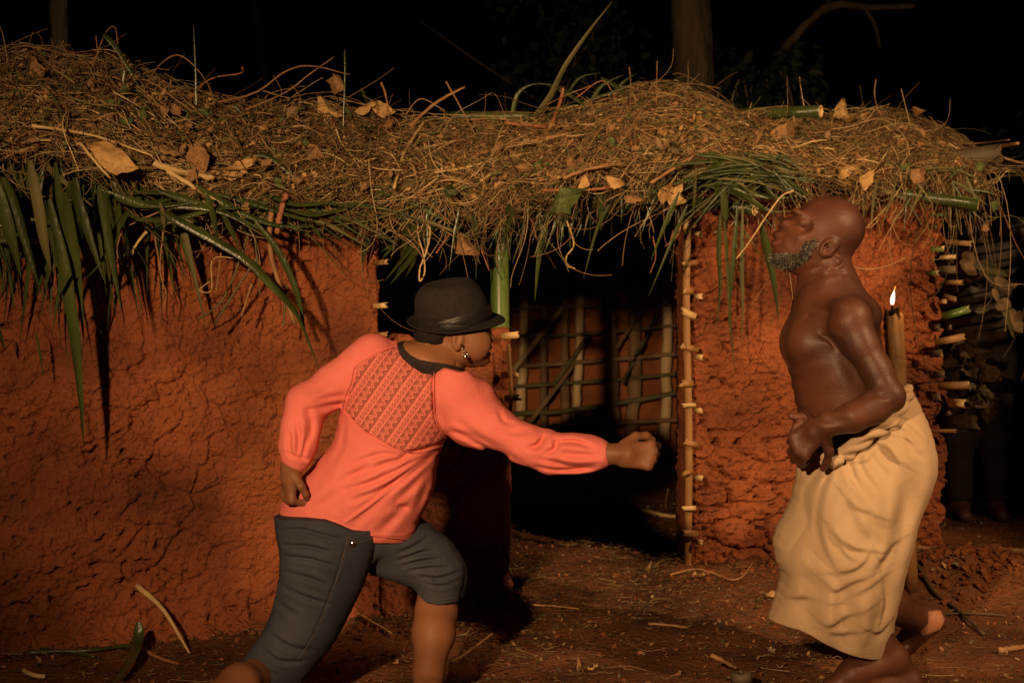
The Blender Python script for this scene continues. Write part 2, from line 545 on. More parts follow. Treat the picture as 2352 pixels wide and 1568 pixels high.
class Field:
    def __init__(s, lo, hi, vox):
        s.lo, s.vox = np.array(lo, float), vox
        s.n = np.ceil((np.array(hi, float) - s.lo) / vox).astype(int) + 1
        s.ax = [s.lo[i] + vox * np.arange(s.n[i]) for i in range(3)]
        s.D = np.full(s.n, .5, np.float32)
        s.X2, s.Z2 = np.meshgrid(s.ax[0], s.ax[2], indexing='ij')

    def _box(s, lo, hi):
        a = np.clip(np.floor((np.array(lo) - s.lo) / s.vox).astype(int), 0, s.n - 1)
        b = np.clip(np.ceil((np.array(hi) - s.lo) / s.vox).astype(int) + 1, 1, s.n)
        sl = tuple(slice(a[i], b[i]) for i in range(3))
        x, y, z = s.ax[0][sl[0]][:, None, None], s.ax[1][sl[1]][None, :, None], s.ax[2][sl[2]][None, None, :]
        return sl, x, y, z

    def _mix(s, sl, d, k, op):
        A = s.D[sl]
        d = d.astype(np.float32)
        if op == 'add':
            h = np.clip(.5 + .5 * (A - d) / k, 0, 1)
            s.D[sl] = A + (d - A) * h - k * h * (1 - h)
        elif op == 'cut':
            d = -d
            h = np.clip(.5 - .5 * (A - d) / k, 0, 1)
            s.D[sl] = A + (d - A) * h + k * h * (1 - h)

    def cone(s, a, b, ra, rb, k=.02, op='add', fy=1.0):
        a, b = np.asarray(a, float), np.asarray(b, float)
        r = max(ra, rb) + k + .02
        sl, x, y, z = s._box(np.minimum(a, b) - r, np.maximum(a, b) + r)
        ab = b - a
        t = np.clip(((x - a[0]) * ab[0] + (y - a[1]) * ab[1] + (z - a[2]) * ab[2]) / (ab @ ab + 1e-12), 0, 1)
        d = np.sqrt((x - a[0] - t * ab[0]) ** 2 + ((y - a[1] - t * ab[1]) * fy) ** 2 + (z - a[2] - t * ab[2]) ** 2) - (ra + (rb - ra) * t)
        s._mix(sl, d, k, op)

    def chain(s, pts, k=.02, op='add', fy=1.0):
        for (a, ra), (b, rb) in zip(pts, pts[1:]):
            s.cone(a, b, ra, rb, k, op, fy)

    def ell(s, c, rad, k=.02, op='add', rot=0., rotz=0.):
        """ellipsoid; rot turns it in the picture plane (about Y), rotz about the vertical"""
        c, rad = np.asarray(c, float), np.asarray(rad, float)
        r = rad.max() + k + .02
        sl, x, y, z = s._box(c - r, c + r)
        x, y, z = x - c[0], y - c[1], z - c[2]
        cz, sz = math.cos(rotz), math.sin(rotz)
        x, y = cz * x + sz * y, -sz * x + cz * y
        ca, sa = math.cos(rot), math.sin(rot)
        x, z = ca * x + sa * z, -sa * x + ca * z
        q = np.sqrt((x / rad[0]) ** 2 + (y / rad[1]) ** 2 + (z / rad[2]) ** 2)
        q2 = np.sqrt((x / rad[0] ** 2) ** 2 + (y / rad[1] ** 2) ** 2 + (z / rad[2] ** 2) ** 2) + 1e-9
        s._mix(sl, q * (q - 1) / q2, k, op)

    def inflate(s, poly_px, Y, kk, k=.02, grow=0., tilt=(0., 0.), cell=.008, smooth=0):
        """outline at depth Y swollen into a rounded volume"""
        pts = closed_spline(poly_px, smooth) if smooth else poly_px
        poly = [tuple(W(p[0], p[1], Y)[[0, 2]]) for p in pts]
        pa = np.array(poly)
        lo, hi = pa.min(0) - .04, pa.max(0) + .04
        gx, gz = np.arange(lo[0], hi[0], cell), np.arange(lo[1], hi[1], cell)
        GX, GZ = np.meshgrid(gx, gz, indexing='ij')
        ins = inside(poly, GX, GZ)
        sd = psdf(poly, GX, GZ)
        u = np.where(ins, .004, 0.)
        bnd = np.maximum(-sd, 0)
        for it in range(1500):
            v = .25 * (u[:-2, 1:-1] + u[2:, 1:-1] + u[1:-1, :-2] + u[1:-1, 2:]) + cell * cell * .5
            u[1:-1, 1:-1] = np.where(ins[1:-1, 1:-1], v, 0)
        # keep the border exact: near the outline u follows the true distance
        grad = np.where(bnd < cell * 1.5, 1, 0)
        uo = np.where(ins, u, -(sd * .16 + sd * sd))
        fx = (s.X2 - gx[0]) / cell; fz = (s.Z2 - gz[0]) / cell
        ok = (fx >= 0) & (fz >= 0) & (fx < len(gx) - 1) & (fz < len(gz) - 1)
        ii = np.clip(fx.astype(int), 0, len(gx) - 2); jj = np.clip(fz.astype(int), 0, len(gz) - 2)
        tx, tz = fx - ii, fz - jj
        U = (uo[ii, jj] * (1 - tx) * (1 - tz) + uo[ii + 1, jj] * tx * (1 - tz) + uo[ii, jj + 1] * (1 - tx) * tz + uo[ii + 1, jj + 1] * tx * tz)
        sl, x, y, z = s._box((lo[0], Y - .35, lo[1]), (hi[0], Y + .35, hi[1]))
        Us = U[sl[0], sl[2]][:, None, :]
        yc = Y + tilt[0] * (x - (lo[0] + hi[0]) / 2) + tilt[1] * (z - (lo[1] + hi[1]) / 2)
        q = (y - yc) ** 2
        kU = kk * kk * np.maximum(Us, 0)
        d = np.where(Us > 0, (q - kU) / (2 * np.sqrt(np.maximum(q + kU, 1e-9)) * .75 + .004),
                     np.sqrt(np.maximum(q, 0) + (np.minimum(Us, 0) / .16) ** 2) + .0005)
        okb = ok[sl[0], sl[2]][:, None, :]
        d = np.where(okb, d - grow, .3)
        s._mix(sl, d, k, 'add')

    def cut2(s, poly_px, Y, soft=.004):
        """remove everything behind / in front of a region of the outline plane"""
        poly = [tuple(W(p[0], p[1], Y)[[0, 2]]) for p in poly_px]
        d = psdf(poly, s.X2, s.Z2)[:, None, :].astype(np.float32)
        s.D = np.maximum(s.D, -d)

    def creases(s, lists, Yf, Yc):
        """lists of (conv, [(x,y)..], width_mm, depth_mm): folds pressed into the near side"""
        disp = np.zeros(s.X2.shape)
        for conv, pts, w, a in lists:
            q = spline([conv(*p) for p in pts], 3 * len(pts))
            q = [tuple(W(p[0], p[1], Yf)[[0, 2]]) for p in q]
            w_, a_ = (w - 90 if w >= 100 else w) / 1000., a / 1000.
            x0 = min(p[0] for p in q) - 4 * w_; x1 = max(p[0] for p in q) + 4 * w_
            z0 = min(p[1] for p in q) - 4 * w_; z1 = max(p[1] for p in q) + 4 * w_
            i0, i1 = np.searchsorted(s.ax[0], (x0, x1)); j0, j1 = np.searchsorted(s.ax[2], (z0, z1))
            if i1 <= i0 or j1 <= j0:
                continue
            X, Z = s.X2[i0:i1, j0:j1], s.Z2[i0:i1, j0:j1]
            best = np.full(X.shape, 9.); tt = np.zeros(X.shape); sg = np.zeros(X.shape)
            n = len(q) - 1
            for i in range(n):
                d, t, c = segdist(X, Z, q[i], q[i + 1])
                m = d < best
                best = np.where(m, d, best); tt = np.where(m, (i + t) / n, tt); sg = np.where(m, np.sign(c), sg)
            env = np.clip(np.sin(np.pi * np.clip(tt * .92 + .04, 0, 1)), 0, 1) ** .6
            sd = best * sg / w_
            if w >= 100:
                w2 = (w - 100) / 1000.
                sd = best * sg / w2
                prof = -np.tanh(sd / .28) * np.exp(-np.abs(sd) / np.where(sd > 0, 1.2, 2.0))
            else:
                prof = np.exp(-sd ** 2) - .35 * np.exp(-((np.abs(sd) - 1.7) / 1.1) ** 2)
            disp[i0:i1, j0:j1] += a_ * env * prof
        yy = s.ax[1][None, :, None]
        wgt = np.clip((Yc - yy) / .05, 0, 1)
        s.D += (disp[:, None, :] * wgt).astype(np.float32)

    def ripple(s, amp, scale, Yc=None, stretch=(1, 1, 1)):
        X, Y, Z = np.meshgrid(*[a[::3] for a in s.ax], indexing='ij')
        n = fbm(X * scale * stretch[0], Y * scale * stretch[1], Z * scale * stretch[2], octv=2) * amp
        n = np.repeat(np.repeat(np.repeat(n, 3, 0), 3, 1), 3, 2)[:s.n[0], :s.n[1], :s.n[2]]
        s.D += n.astype(np.float32)

    def mesh(s, name, smooth=2):
        D = s.D
        S = D < 0
        c = np.zeros(tuple(s.n - 1), np.int8)
        offs = [(a, b, d) for a in (0, 1) for b in (0, 1) for d in (0, 1)]
        n = s.n
        for o in offs:
            c += S[o[0]:n[0] - 1 + o[0], o[1]:n[1] - 1 + o[1], o[2]:n[2] - 1 + o[2]]
        act = (c > 0) & (c < 8)
        I = np.nonzero(act)
        idx = np.full(act.shape, -1, np.int32)
        idx[I] = np.arange(len(I[0]))
        val = [D[I[0] + o[0], I[1] + o[1], I[2] + o[2]] for o in offs]
        acc = np.zeros((len(I[0]), 3)); cnt = np.zeros(len(I[0]))
        for a in range(8):
            for b in range(a + 1, 8):
                df = [offs[b][i] - offs[a][i] for i in range(3)]
                if sum(abs(v) for v in df) != 1:
                    continue
                m = (val[a] < 0) != (val[b] < 0)
                t = np.where(m, val[a] / (val[a] - val[b] + 1e-20), 0)
                for i in range(3):
                    acc[:, i] += np.where(m, offs[a][i] + t * df[i], 0)
                cnt += m
        V = s.lo + (np.stack(I, 1) + acc / cnt[:, None]) * s.vox
        Q = []
        for ax in range(3):
            o1, o2 = [(1, 2), (2, 0), (0, 1)][ax]
            sh = list(n); sh[ax] -= 1
            A = [slice(None)] * 3; B = [slice(None)] * 3
            A[ax] = slice(0, n[ax] - 1); B[ax] = slice(1, n[ax])
            ch = S[tuple(A)] != S[tuple(B)]
            E = np.stack(np.nonzero(ch), 1)
            g = (E[:, o1] > 0) & (E[:, o2] > 0) & (E[:, o1] < n[o1] - 1) & (E[:, o2] < n[o2] - 1)
            E = E[g]
            neg = S[E[:, 0], E[:, 1], E[:, 2]]
            def cell(d1, d2):
                K = E.copy(); K[:, o1] -= d1; K[:, o2] -= d2
                return idx[K[:, 0], K[:, 1], K[:, 2]]
            q = np.stack([cell(1, 1), cell(0, 1), cell(0, 0), cell(1, 0)], 1)
            q[~neg] = q[~neg][:, ::-1]
            Q.append(q)
        Q = np.vstack(Q)
        for it in range(smooth):
            acc = np.zeros_like(V); cnt = np.zeros(len(V))
            for i in range(4):
                a, b = Q[:, i], Q[:, (i + 1) % 4]
                for d in range(3):
                    acc[:, d] += np.bincount(a, V[b, d], len(V)) + np.bincount(b, V[a, d], len(V))
                cnt += np.bincount(a, minlength=len(V)) + np.bincount(b, minlength=len(V))
            lam = .5 if it % 2 == 0 else -.35
            V = V + lam * (acc / np.maximum(cnt, 1)[:, None] - V)
        s.V, s.Q = V, Q
        return mesh_np(name, V, Q)


def face_patch(name, V, Q, polys_px, off, front=True, extra=None):
    """copy of the faces whose picture position lies in a region, lifted off the surface"""
    n = np.zeros_like(V)
    fn = np.cross(V[Q[:, 2]] - V[Q[:, 0]], V[Q[:, 3]] - V[Q[:, 1]])
    for i in range(4):
        for d in range(3):
            n[:, d] += np.bincount(Q[:, i], fn[:, d], len(V))
    n /= np.linalg.norm(n, axis=1, keepdims=True) + 1e-12
    c = V[Q].mean(1)
    px = CX + c[:, 0] * F / c[:, 1]; py = YH - (c[:, 2] - H) * F / c[:, 1]
    m = np.zeros(len(Q), bool)
    for p in polys_px:
        m |= inside(p, px, py)
    if front:
        m &= fn[:, 1] < 0
    if extra is not None:
        m &= extra(c)
    q = Q[m]
    u, inv = np.unique(q, return_inverse=True)
    return mesh_np(name, V[u] + n[u] * off, inv.reshape(-1, 4)), (V[q].mean(1), n[q[:, 0]])


def shell_patch(name, fd, poly_px, Yp, grow, Yc):
    """thin layer of cloth over part of a shape, with a clean edge"""
    poly = [tuple(W(p[0], p[1], Yp)[[0, 2]]) for p in poly_px]
    pa = np.array(poly)
    i0, i1 = np.searchsorted(fd.ax[0], (pa[:, 0].min() - .02, pa[:, 0].max() + .02))
    j0, j1 = np.searchsorted(fd.ax[2], (pa[:, 1].min() - .02, pa[:, 1].max() + .02))
    g = Field.__new__(Field)
    g.vox = fd.vox
    g.ax = [fd.ax[0][i0:i1], fd.ax[1], fd.ax[2][j0:j1]]
    g.lo = np.array([a[0] for a in g.ax])
    D = fd.D[i0:i1, :, j0:j1] - grow
    g.n = np.array(D.shape)
    X, Z = np.meshgrid(g.ax[0], g.ax[2], indexing='ij')
    sd = psdf(poly, X, Z)[:, None, :]
    D = np.maximum(D, sd)
    D = np.maximum(D, g.ax[1][None, :, None] - Yc)
    D = np.maximum(D, -(fd.D[i0:i1, :, j0:j1] + .012))
    g.D = D.astype(np.float32)
    return g.mesh(name, 1)


def hand(Fd, wrist, f, n, side, curls, thumb, sc=1.0, k=.006, spread=0.06, wr=.026):
    """palm, four unequal jointed fingers and a thumb.  f: wrist->knuckles, n: back of the hand, side: +1 thumb along f x n"""
    f = np.array(f, float); f /= np.linalg.norm(f)
    n = np.array(n, float); n -= f * (n @ f); n /= np.linalg.norm(n)
    u = np.cross(f, n) * side
    w = np.asarray(wrist, float)
    L_ = lambda a, b, c: w + sc * (a * f + b * u + c * n)
    Fd.cone(w, L_(.03, 0, 0), wr * sc, .027 * sc, .012)
    for off in (-.024, -.008, .008, .022):
        Fd.cone(L_(.02, off * .75, 0), L_(.078, off, .001), .015 * sc, .0125 * sc, .010)
    kn = [(.088, .027), (.093, .009), (.089, -.009), (.080, -.026)]
    ln = [(.043, .026, .020), (.047, .030, .021), (.044, .028, .020), (.034, .021, .018)]
    for i in range(4):
        p = L_(kn[i][0], kn[i][1], .002)
        ang = 0.
        sp = spread * (1.5 - i)
        rr = [.0100, .0092, .0084, .0074] if i < 3 else [.0088, .0080, .0074, .0066]
        Fd.ell(p, (.0125 * sc,) * 3, .008)
        for j in range(3):
            ang += curls[i][j]
            dr = f * math.cos(ang) - n * math.sin(ang) + u * sp * math.cos(ang)
            q = p + dr / np.linalg.norm(dr) * ln[i][j] * sc
            Fd.cone(p, q, rr[j] * sc, rr[j + 1] * sc, .0035)
            p = q
    p = L_(.022, .024, -.004)
    rr = [.016, .0115, .0098, .0086]
    for j, (d, l) in enumerate(thumb):
        d = d[0] * f + d[1] * u + d[2] * n
        q = p + d / np.linalg.norm(d) * l * sc
        Fd.cone(p, q, rr[j] * sc, rr[j + 1] * sc, .006)
        p = q


FIST = [(1.35, 1.55, 1.0)] * 4


# ================================================================== SETTING: ground
def ground_z(x, y):
    x, y = np.asarray(x, float), np.asarray(y, float)
    near = np.exp(-((x / 6) ** 2 + ((y - 4) / 6) ** 2))
    z = .028 * fbm(x * 1.3, y * 1.3, octv=3) * near + .012 * fbm(x * 7, y * 7, octv=3) * near
    z = z - .035 * np.clip((3.5 - y) / .5, 0, 1)
    z = z + .09 * np.exp(-(((x - 1.62) / .30) ** 2 + ((y - 4.95) / .28) ** 2)) * (1 + .5 * fbm(x * 12, y * 12))
    z = z + .05 * np.exp(-(((x - 1.05) / .5) ** 2 + ((y - 5.0) / .16) ** 2)) * (1 + .6 * fbm(x * 14, y * 14))
    z = z + .035 * np.exp(-(((x - .35) / .45) ** 2 + ((y - 5.2) / .35) ** 2))
    return z


def build_ground():
    xs = np.concatenate([np.array([-180, -90, -45, -22, -12, -7, -4.5, -3.2]), np.linspace(-2.6, 3.0, 300), np.array([3.8, 5, 8, 13, 24, 45, 90, 180])])
    ys = np.concatenate([np.array([-60, -20, -6, -1, 1.0, 2.0, 2.6]), np.linspace(2.9, 6.4, 200), np.linspace(6.5, 9.5, 70), np.array([10.5, 12, 15, 20, 30, 50, 100, 220])])
    X, Y = np.meshgrid(xs, ys, indexing='ij')
    Z = ground_z(X, Y)
    n, m = X.shape
    i = np.arange(n * m).reshape(n, m)
    Q = np.stack([i[:-1, :-1], i[1:, :-1], i[1:, 1:], i[:-1, 1:]], -1).reshape(-1, 4)
    return obj('ground', mesh_np('ground', np.stack([X, Y, Z], -1).reshape(-1, 3), Q), M['soil'], smooth=True, kind='structure')


build_ground()


# ================================================================== THE HUT
hut = thing('mud_hut', 'small red mud hut with bamboo laths under a heap of dry thatch and palm leaves', 'hut', (0, 4.7, 0))
WPX = [-140, 872, 1190, 1578, 2190, 2330]
WY = [3.92, 4.48, 4.62, 5.00, 5.20, 5.26]


def yw(px):
    return np.interp(px, WPX, WY)


def wall_mesh(name, pxa, pxb, top, thick=.13, res=.0055, seed=0, rag=(.0, .0), dep=1.0, bottom=-.06):
    """slab of daubed mud: lumpy face, cracks, pits, ragged ends.  top: list of (px, py)"""
    a = W(pxa, 0, float(yw(pxa)))[:2]; b = W(pxb, 0, float(yw(pxb)))[:2]
    ln = np.linalg.norm(b - a); t = (b - a) / ln; nrm = np.array([t[1], -t[0]])
    tp = np.array(top, float)
    tx = []
    for p in tp:
        c = W(p[0], p[1], float(yw(p[0])))
        tx.append(((c[:2] - a) @ t, c[2]))
    tx = np.array(tx)
    nu = int(ln / res) + 1
    U = np.linspace(0, ln, nu)
    ztop = np.interp(U, tx[:, 0], tx[:, 1]) + .012 * fbm(U * 30 + seed, U * 0, octv=3)
    nv = int((ztop.max() - bottom) / res) + 1
    Vv = np.linspace(0, 1, nv)
    UU, VV = np.meshgrid(U, Vv, indexing='ij')
    ZZ = bottom + (ztop - bottom)[:, None] * VV
    big = fbm(UU * 4 + seed, ZZ * 4, octv=3)
    mid = fbm(UU * 22 + seed, ZZ * 26, octv=4, gain=.6)
    wx = UU + .025 * fbm(UU * 14, ZZ * 14 + seed, octv=3)
    wz = ZZ + .025 * fbm(UU * 14 + 40, ZZ * 14 + seed, octv=3)
    cr = cracks(wx * 7 + seed, wz * 12)
    cmask = np.clip(fbm(UU * 3.1 + seed * 2, ZZ * 3.1, octv=2) * 2.2 + .45, 0, 1)
    crack = np.exp(-(cr / .055) ** 2) * cmask
    cr2 = cracks(wx * 24 + seed, wz * 36)
    c2m = np.clip(fbm(UU * 4.3 + 9 + seed, ZZ * 4.3, octv=2) * 2.4 + .3, 0, 1)
    pits = np.clip(fbm(UU * 40 + seed, ZZ * 62, octv=2) - .38, 0, 1) * 2.2
    pm = np.clip(fbm(UU * 2.3 + 5, ZZ * 2.3 + seed, octv=2) * 2 + .45, 0, 1)
    grain = fbm(UU * 70 + seed, ZZ * 80, octv=3, gain=.7)
    gm = np.clip(fbm(UU * 2.7 + 3 * seed, ZZ * 2.7, octv=2) * 1.8 + .55, .12, 1)
    disp = .012 * big + .009 * mid - .014 * crack - .007 * np.exp(-(cr2 / .10) ** 2) * c2m - .036 * pits * pm + .010 * grain * gm
    disp = disp * dep
    foot = np.clip((.12 - ZZ) / .12, 0, 1)
    disp = disp + .05 * foot ** 2 * (1 + .8 * mid)
    eu = np.minimum(UU, ln - UU)
    rnd = np.clip(1 - eu / .02, 0, 1) ** 2 * .015 + np.clip(1 - (ztop[:, None] - ZZ) / .02, 0, 1) ** 2 * .015
    disp = disp - rnd
    sh = np.zeros_like(UU)
    e0 = rag[0] * (fbm(ZZ * 16 + seed, ZZ * 0 + 3, octv=4, gain=.65)) * np.clip(1 - UU / .10, 0, 1)
    e1 = rag[1] * (fbm(ZZ * 16 + seed + 7, ZZ * 0 + 3, octv=4, gain=.65)) * np.clip(1 - (ln - UU) / .14, 0, 1)
    UUs = UU + e0 + e1
    P3 = np.empty(UU.shape + (3,))
    P3[..., 0] = a[0] + t[0] * UUs + nrm[0] * disp
    P3[..., 1] = a[1] + t[1] * UUs + nrm[1] * disp
    P3[..., 2] = ZZ
    i = np.arange(nu * nv).reshape(nu, nv)
    Q = np.stack([i[:-1, :-1], i[1:, :-1], i[1:, 1:], i[:-1, 1:]], -1).reshape(-1, 4)
    loop = np.concatenate([i[:, 0], i[-1, 1:], i[::-1, -1][1:], i[0, ::-1][1:-1]])
    V = P3.reshape(-1, 3)
    bl = V[loop].copy()
    steps = 5
    rings = [loop]
    extra = []
    base = len(V)
    for k in range(1, steps + 1):
        r = bl.copy()
        r[:, :2] -= nrm * thick * k / steps
        r[:, :2] += t * (.006 * fbm(bl[:, 2] * 30, bl[:, 0] * 30 + k * 3.3, octv=2))[:, None]
        extra.append(r)
        rings.append(base + np.arange(len(loop)) + (k - 1) * len(loop))
    V = np.vstack([V] + extra)
    SQ = []
    for r0, r1 in zip(rings, rings[1:]):
        SQ.append(np.stack([r0, r1, np.roll(r1, -1), np.roll(r0, -1)], 1))
    Q = np.vstack([Q] + SQ)
    me = mesh_np(name, V, Q)
    bm = bmesh.new(); bm.from_mesh(me)
    bmesh.ops.holes_fill(bm, edges=[e for e in bm.edges if e.is_boundary], sides=0)
    bmesh.ops.recalc_face_normals(bm, faces=bm.faces)
    bm.to_mesh(me); bm.free()
    return me


wl = obj('mud_wall', wall_mesh('mud_wall', -140, 872, [(-140, 455), (0, 460), (870, 478)], seed=3, rag=(0, .012), dep=1.45), M['mud'], hut, True)
wl['label'] = 'long left mud wall'
wlow = obj('low_mud_wall', wall_mesh('low_mud_wall', 874, 1176, [(874, 800), (905, 790), (922, 768), (945, 772), (965, 790), (1010, 790), (1060, 780), (1120, 757), (1176, 755)], seed=9, rag=(0, .012), thick=.12), M['mud'], hut, True)
wp = obj('mud_pier', wall_mesh('mud_pier', 1584, 2172, [(1584, 440), (1700, 440), (1900, 445), (2040, 450), (2172, 448)], seed=21, rag=(.006, .05), dep=2.0), M['mud'], hut, True)


def slab(name, a, b, z0, z1, th, mat, res=.06):
    """plain inner wall with a lumpy face"""
    a, b = np.array(a, float), np.array(b, float)
    ln = np.linalg.norm(b - a); t = (b - a) / ln; nrm = np.array([t[1], -t[0]])
    nu, nv = int(ln / res) + 2, int((z1 - z0) / res) + 2
    U, Z = np.meshgrid(np.linspace(0, ln, nu), np.linspace(z0, z1, nv), indexing='ij')
    d = .02 * fbm(U * 6, Z * 6, octv=3) + .008 * fbm(U * 25, Z * 25, octv=2) - .02 * np.exp(-(cracks(U * 5, Z * 6) / .06) ** 2)
    V1 = np.stack([a[0] + t[0] * U + nrm[0] * d, a[1] + t[1] * U + nrm[1] * d, Z], -1).reshape(-1, 3)
    V2 = np.stack([a[0] + t[0] * U - nrm[0] * th, a[1] + t[1] * U - nrm[1] * th, Z], -1).reshape(-1, 3)
    i = np.arange(nu * nv).reshape(nu, nv); n = nu * nv
    Q = np.stack([i[:-1, :-1], i[1:, :-1], i[1:, 1:], i[:-1, 1:]], -1).reshape(-1, 4)
    loop = np.concatenate([i[:, 0], i[-1, 1:], i[::-1, -1][1:], i[0, ::-1][1:-1]])
    SQ = np.stack([loop, loop + n, np.roll(loop, -1) + n, np.roll(loop, -1)], 1)
    return obj(name, mesh_np(name, np.vstack([V1, V2]), np.vstack([Q, Q[:, ::-1] + n, SQ])), mat, hut, True)


YB = 8.05
rear = slab('rear_mud_wall', (-1.9, YB), (2.3, YB), -.05, 1.45, .12, M['mud_dark'], .022)
slab('side_mud_wall', (-1.95, YB), (-1.66, 4.1), -.05, 1.3, .1, M['mud_dark'])
slab('side_mud_wall', (1.45, 5.35), (2.2, YB), -.05, 1.3, .1, M['mud_dark'])

# wattle of the rear wall: uprights, rails and slanting sticks, each its own piece
uprights = [  # px top, py top, px bottom, py bottom, half width px, material
    (1207, 722, 1192, 965, 9, 'stick'), (1296, 700, 1300, 985, 8, 'stick_dark'), (1335, 725, 1322, 940, 8, 'stick'),
    (1402, 700, 1412, 960, 10, 'stick_dark'), (1462, 740, 1452, 995, 12, 'stick_dark'), (1532, 705, 1527, 990, 10, 'stick'),
    (1250, 700, 1247, 990, 7, 'stick_dark'), (1160, 705, 1158, 990, 9, 'stick_dark'), (1590, 705, 1588, 990, 9, 'stick_dark')]
for (x0, y0, x1, y1, hw, mt) in uprights:
    s = YB - .06
    obj('wall_stick', stick_mesh('wall_stick', [W(x0, y0 - 120, s), W((x0 + x1) / 2 + 1, (y0 + y1) / 2, s - .01), W(x1, y1 + 20, s)], hw * .0029, hw * .0034, 7, 12, .2), M[mt], rear, True)
slants = [((1292, 705), (1180, 850), 7, 'stick'), ((1318, 838), (1205, 985), 6, 'stick_dark'), ((1352, 770), (1275, 880), 6, 'bamboo_dark'),
          ((1510, 720), (1430, 880), 8, 'bamboo_dark'), ((1470, 720), (1415, 800), 5, 'stick_dark')]
for (a, b, hw, mt) in slants:
    s = YB - .12
    obj('slanting_stick', stick_mesh('slanting_stick', [W(*a, s), W(*b, s - .02)], hw * .0020, hw * .0022, 7, 8, .15), M[mt if mt != 'bamboo_dark' else 'rail'], rear, True)
rails = [((1150, 712), (1290, 705), (1600, 700), 4, 'stick_dark'), ((1150, 772), (1330, 768), (1600, 742), 5, 'bamboo_dark'),
         ((1150, 843), (1330, 832), (1600, 808), 7, 'stick_dark'), ((1150, 890), (1330, 878), (1600, 855), 6, 'bamboo_dark'),
         ((1150, 952), (1330, 940), (1600, 893), 8, 'bamboo_dark'), ((1150, 985), (1330, 975), (1600, 962), 7, 'stick_dark')]
for (a, b, c, hw, mt) in rails:
    s = YB - .10
    obj('wall_rail', stick_mesh('wall_rail', [W(*a, s), W(*b, s - .015), W(*c, s)], hw * .0019, hw * .0019, 7, 14, .12), M[mt if mt != 'bamboo_dark' else 'rail'], rear, True)

# posts
BAM = [M['bamboo'], M['cutwood']]
BTAN = [M['bamboo_tan'], M['cutwood']]
obj('door_post', bamboo_mesh('door_post', W(1146, 455, 4.66), W(1152, 1250, 4.66), .031, 4, 16, 1.0, seed=3), BAM, hut, True)
jm = blade_mesh('door_jamb', [W(1581, 455, 4.93), W(1577, 700, 4.94), W(1583, 1000, 4.95), W(1580, 1325, 4.97)], .024, 26, .22, (-.25, -1, 0), 0, 1.1, 1.0)
obj('door_jamb', jm, M['bamboo_tan'], hut, True)
obj('edge_lath', blade_mesh('edge_lath', [W(1168, 790, 4.55), W(1174, 900, 4.55), W(1170, 960, 4.55)], .012, 12, .2, (0, -1, 0), 0, 1.1, 1), M['bamboo_tan'], wlow, True)


def stub_mesh(name, a, b, w, seed):
    """end of a split-bamboo lath: curved shell cut on a slant"""
    r = np.random.default_rng(seed)
    a, b = np.asarray(a, float), np.asarray(b, float)
    t = b - a
    t /= np.linalg.norm(t)
    up = np.array([0, 0, 1.]); up -= t * (up @ t); up /= np.linalg.norm(up)
    n = np.cross(t, up)
    if n[1] > 0:
        n = -n
    V = []
    m = 5
    for e, c in enumerate((a, b)):
        for lay in (0, 1):
            for j in range(m):
                v = (j / (m - 1) - .5)
                p = c + up * v * w + n * ((.25 - v * v) * w * .8 - lay * .006)
                if e == 1:
                    p = p + t * (v * w * r.uniform(-.9, .9) + (r.random() - .5) * .010)
                V.append(p)
    V = np.array(V)
    Q, mi = [], []
    A, B, C, D = 0, m, 2 * m, 3 * m
    for j in range(m - 1):
        Q += [(A + j, A + j + 1, C + j + 1, C + j), (B + j, D + j, D + j + 1, B + j + 1), (C + j, C + j + 1, D + j + 1, D + j), (A + j, B + j, B + j + 1, A + j + 1)]
        mi += [0, 1, 1, 1]
    Q += [(A, C, D, B), (A + m - 1, B + m - 1, D + m - 1, C + m - 1)]
    mi += [1, 1]
    return mesh_np(name, V, np.array(Q), None, mi)


def stub(p0, p1, Y, wpx, parent, seed, mats, dy=-.02):
    a, b = W(*p0, Y), W(*p1, Y + dy)
    obj('lath_end', stub_mesh('lath_end', a, b, wpx * Y / F, seed), mats, parent)


CUT = [M['bamboo_tan'], M['cutwood']]
GRN = [M['bamboo'], M['cutwood']]
DRK = [M['bamboo_dark'], M['stick_dark']]
PAL = [M['cutwood'], M['cutwood']]
k = 0
for y in (521, 600, 664, 727, 803, 884, 926, 1022, 1080, 1163, 1228):
    k += 1
    stub((1592 + (k % 3) * 6, y + rng.normal(0, 4)), (1563 + rng.uniform(0, 12), y + rng.normal(0, 6)), 4.935, rng.uniform(6, 17), wp, k, [CUT, PAL, CUT][k % 3], -.015)
    if k % 2:
        stub((1596, y + 16), (1612, y + 17), 4.945, 12, wp, k + 60, PAL, -.03)
for (y, l, m_) in ((603, 16, CUT), (703, 14, PAL), (770, 16, CUT)):
    k += 1
    stub((858, y), (872 + l, y - 2), 4.45, 12, wl, k, m_, -.02)
for (x, y, l, m_) in ((1165, 772, 24, PAL), (1163, 862, 24, CUT), (1172, 915, 20, DRK)):
    k += 1
    stub((x - 12, y), (x + l, y - 3), 4.58, 15, wlow, k, m_, -.03)
for (x0, x1, y, wd, m_, lift) in ((330, 500, 452, 28, CUT, -8), (300, 392, 542, 24, PAL, -3), (290, 402, 612, 46, DRK, 0), (330, 408, 684, 26, CUT, -18), (320, 418, 764, 34, CUT, 4),
                                  (310, 492, 880, 42, GRN, -26), (340, 385, 945, 24, DRK, 0), (268, 436, 1028, 40, CUT, -34), (290, 486, 1275, 44, CUT, -6), (350, 484, 1368, 48, PAL, 4), (250, 415, 1530, 18, CUT, -4),
                                  (330, 400, 1440, 24, DRK, -6)):
    k += 1
    a = C10(x0, y); b = C10(x0 + (x1 - x0) * .8, y + lift)
    b = (b[0] + rng.normal(0, 6), b[1] + rng.normal(0, 5))
    stub(a, b, 5.13, wd * .403, wp, k, m_, rng.uniform(-.07, -.01))
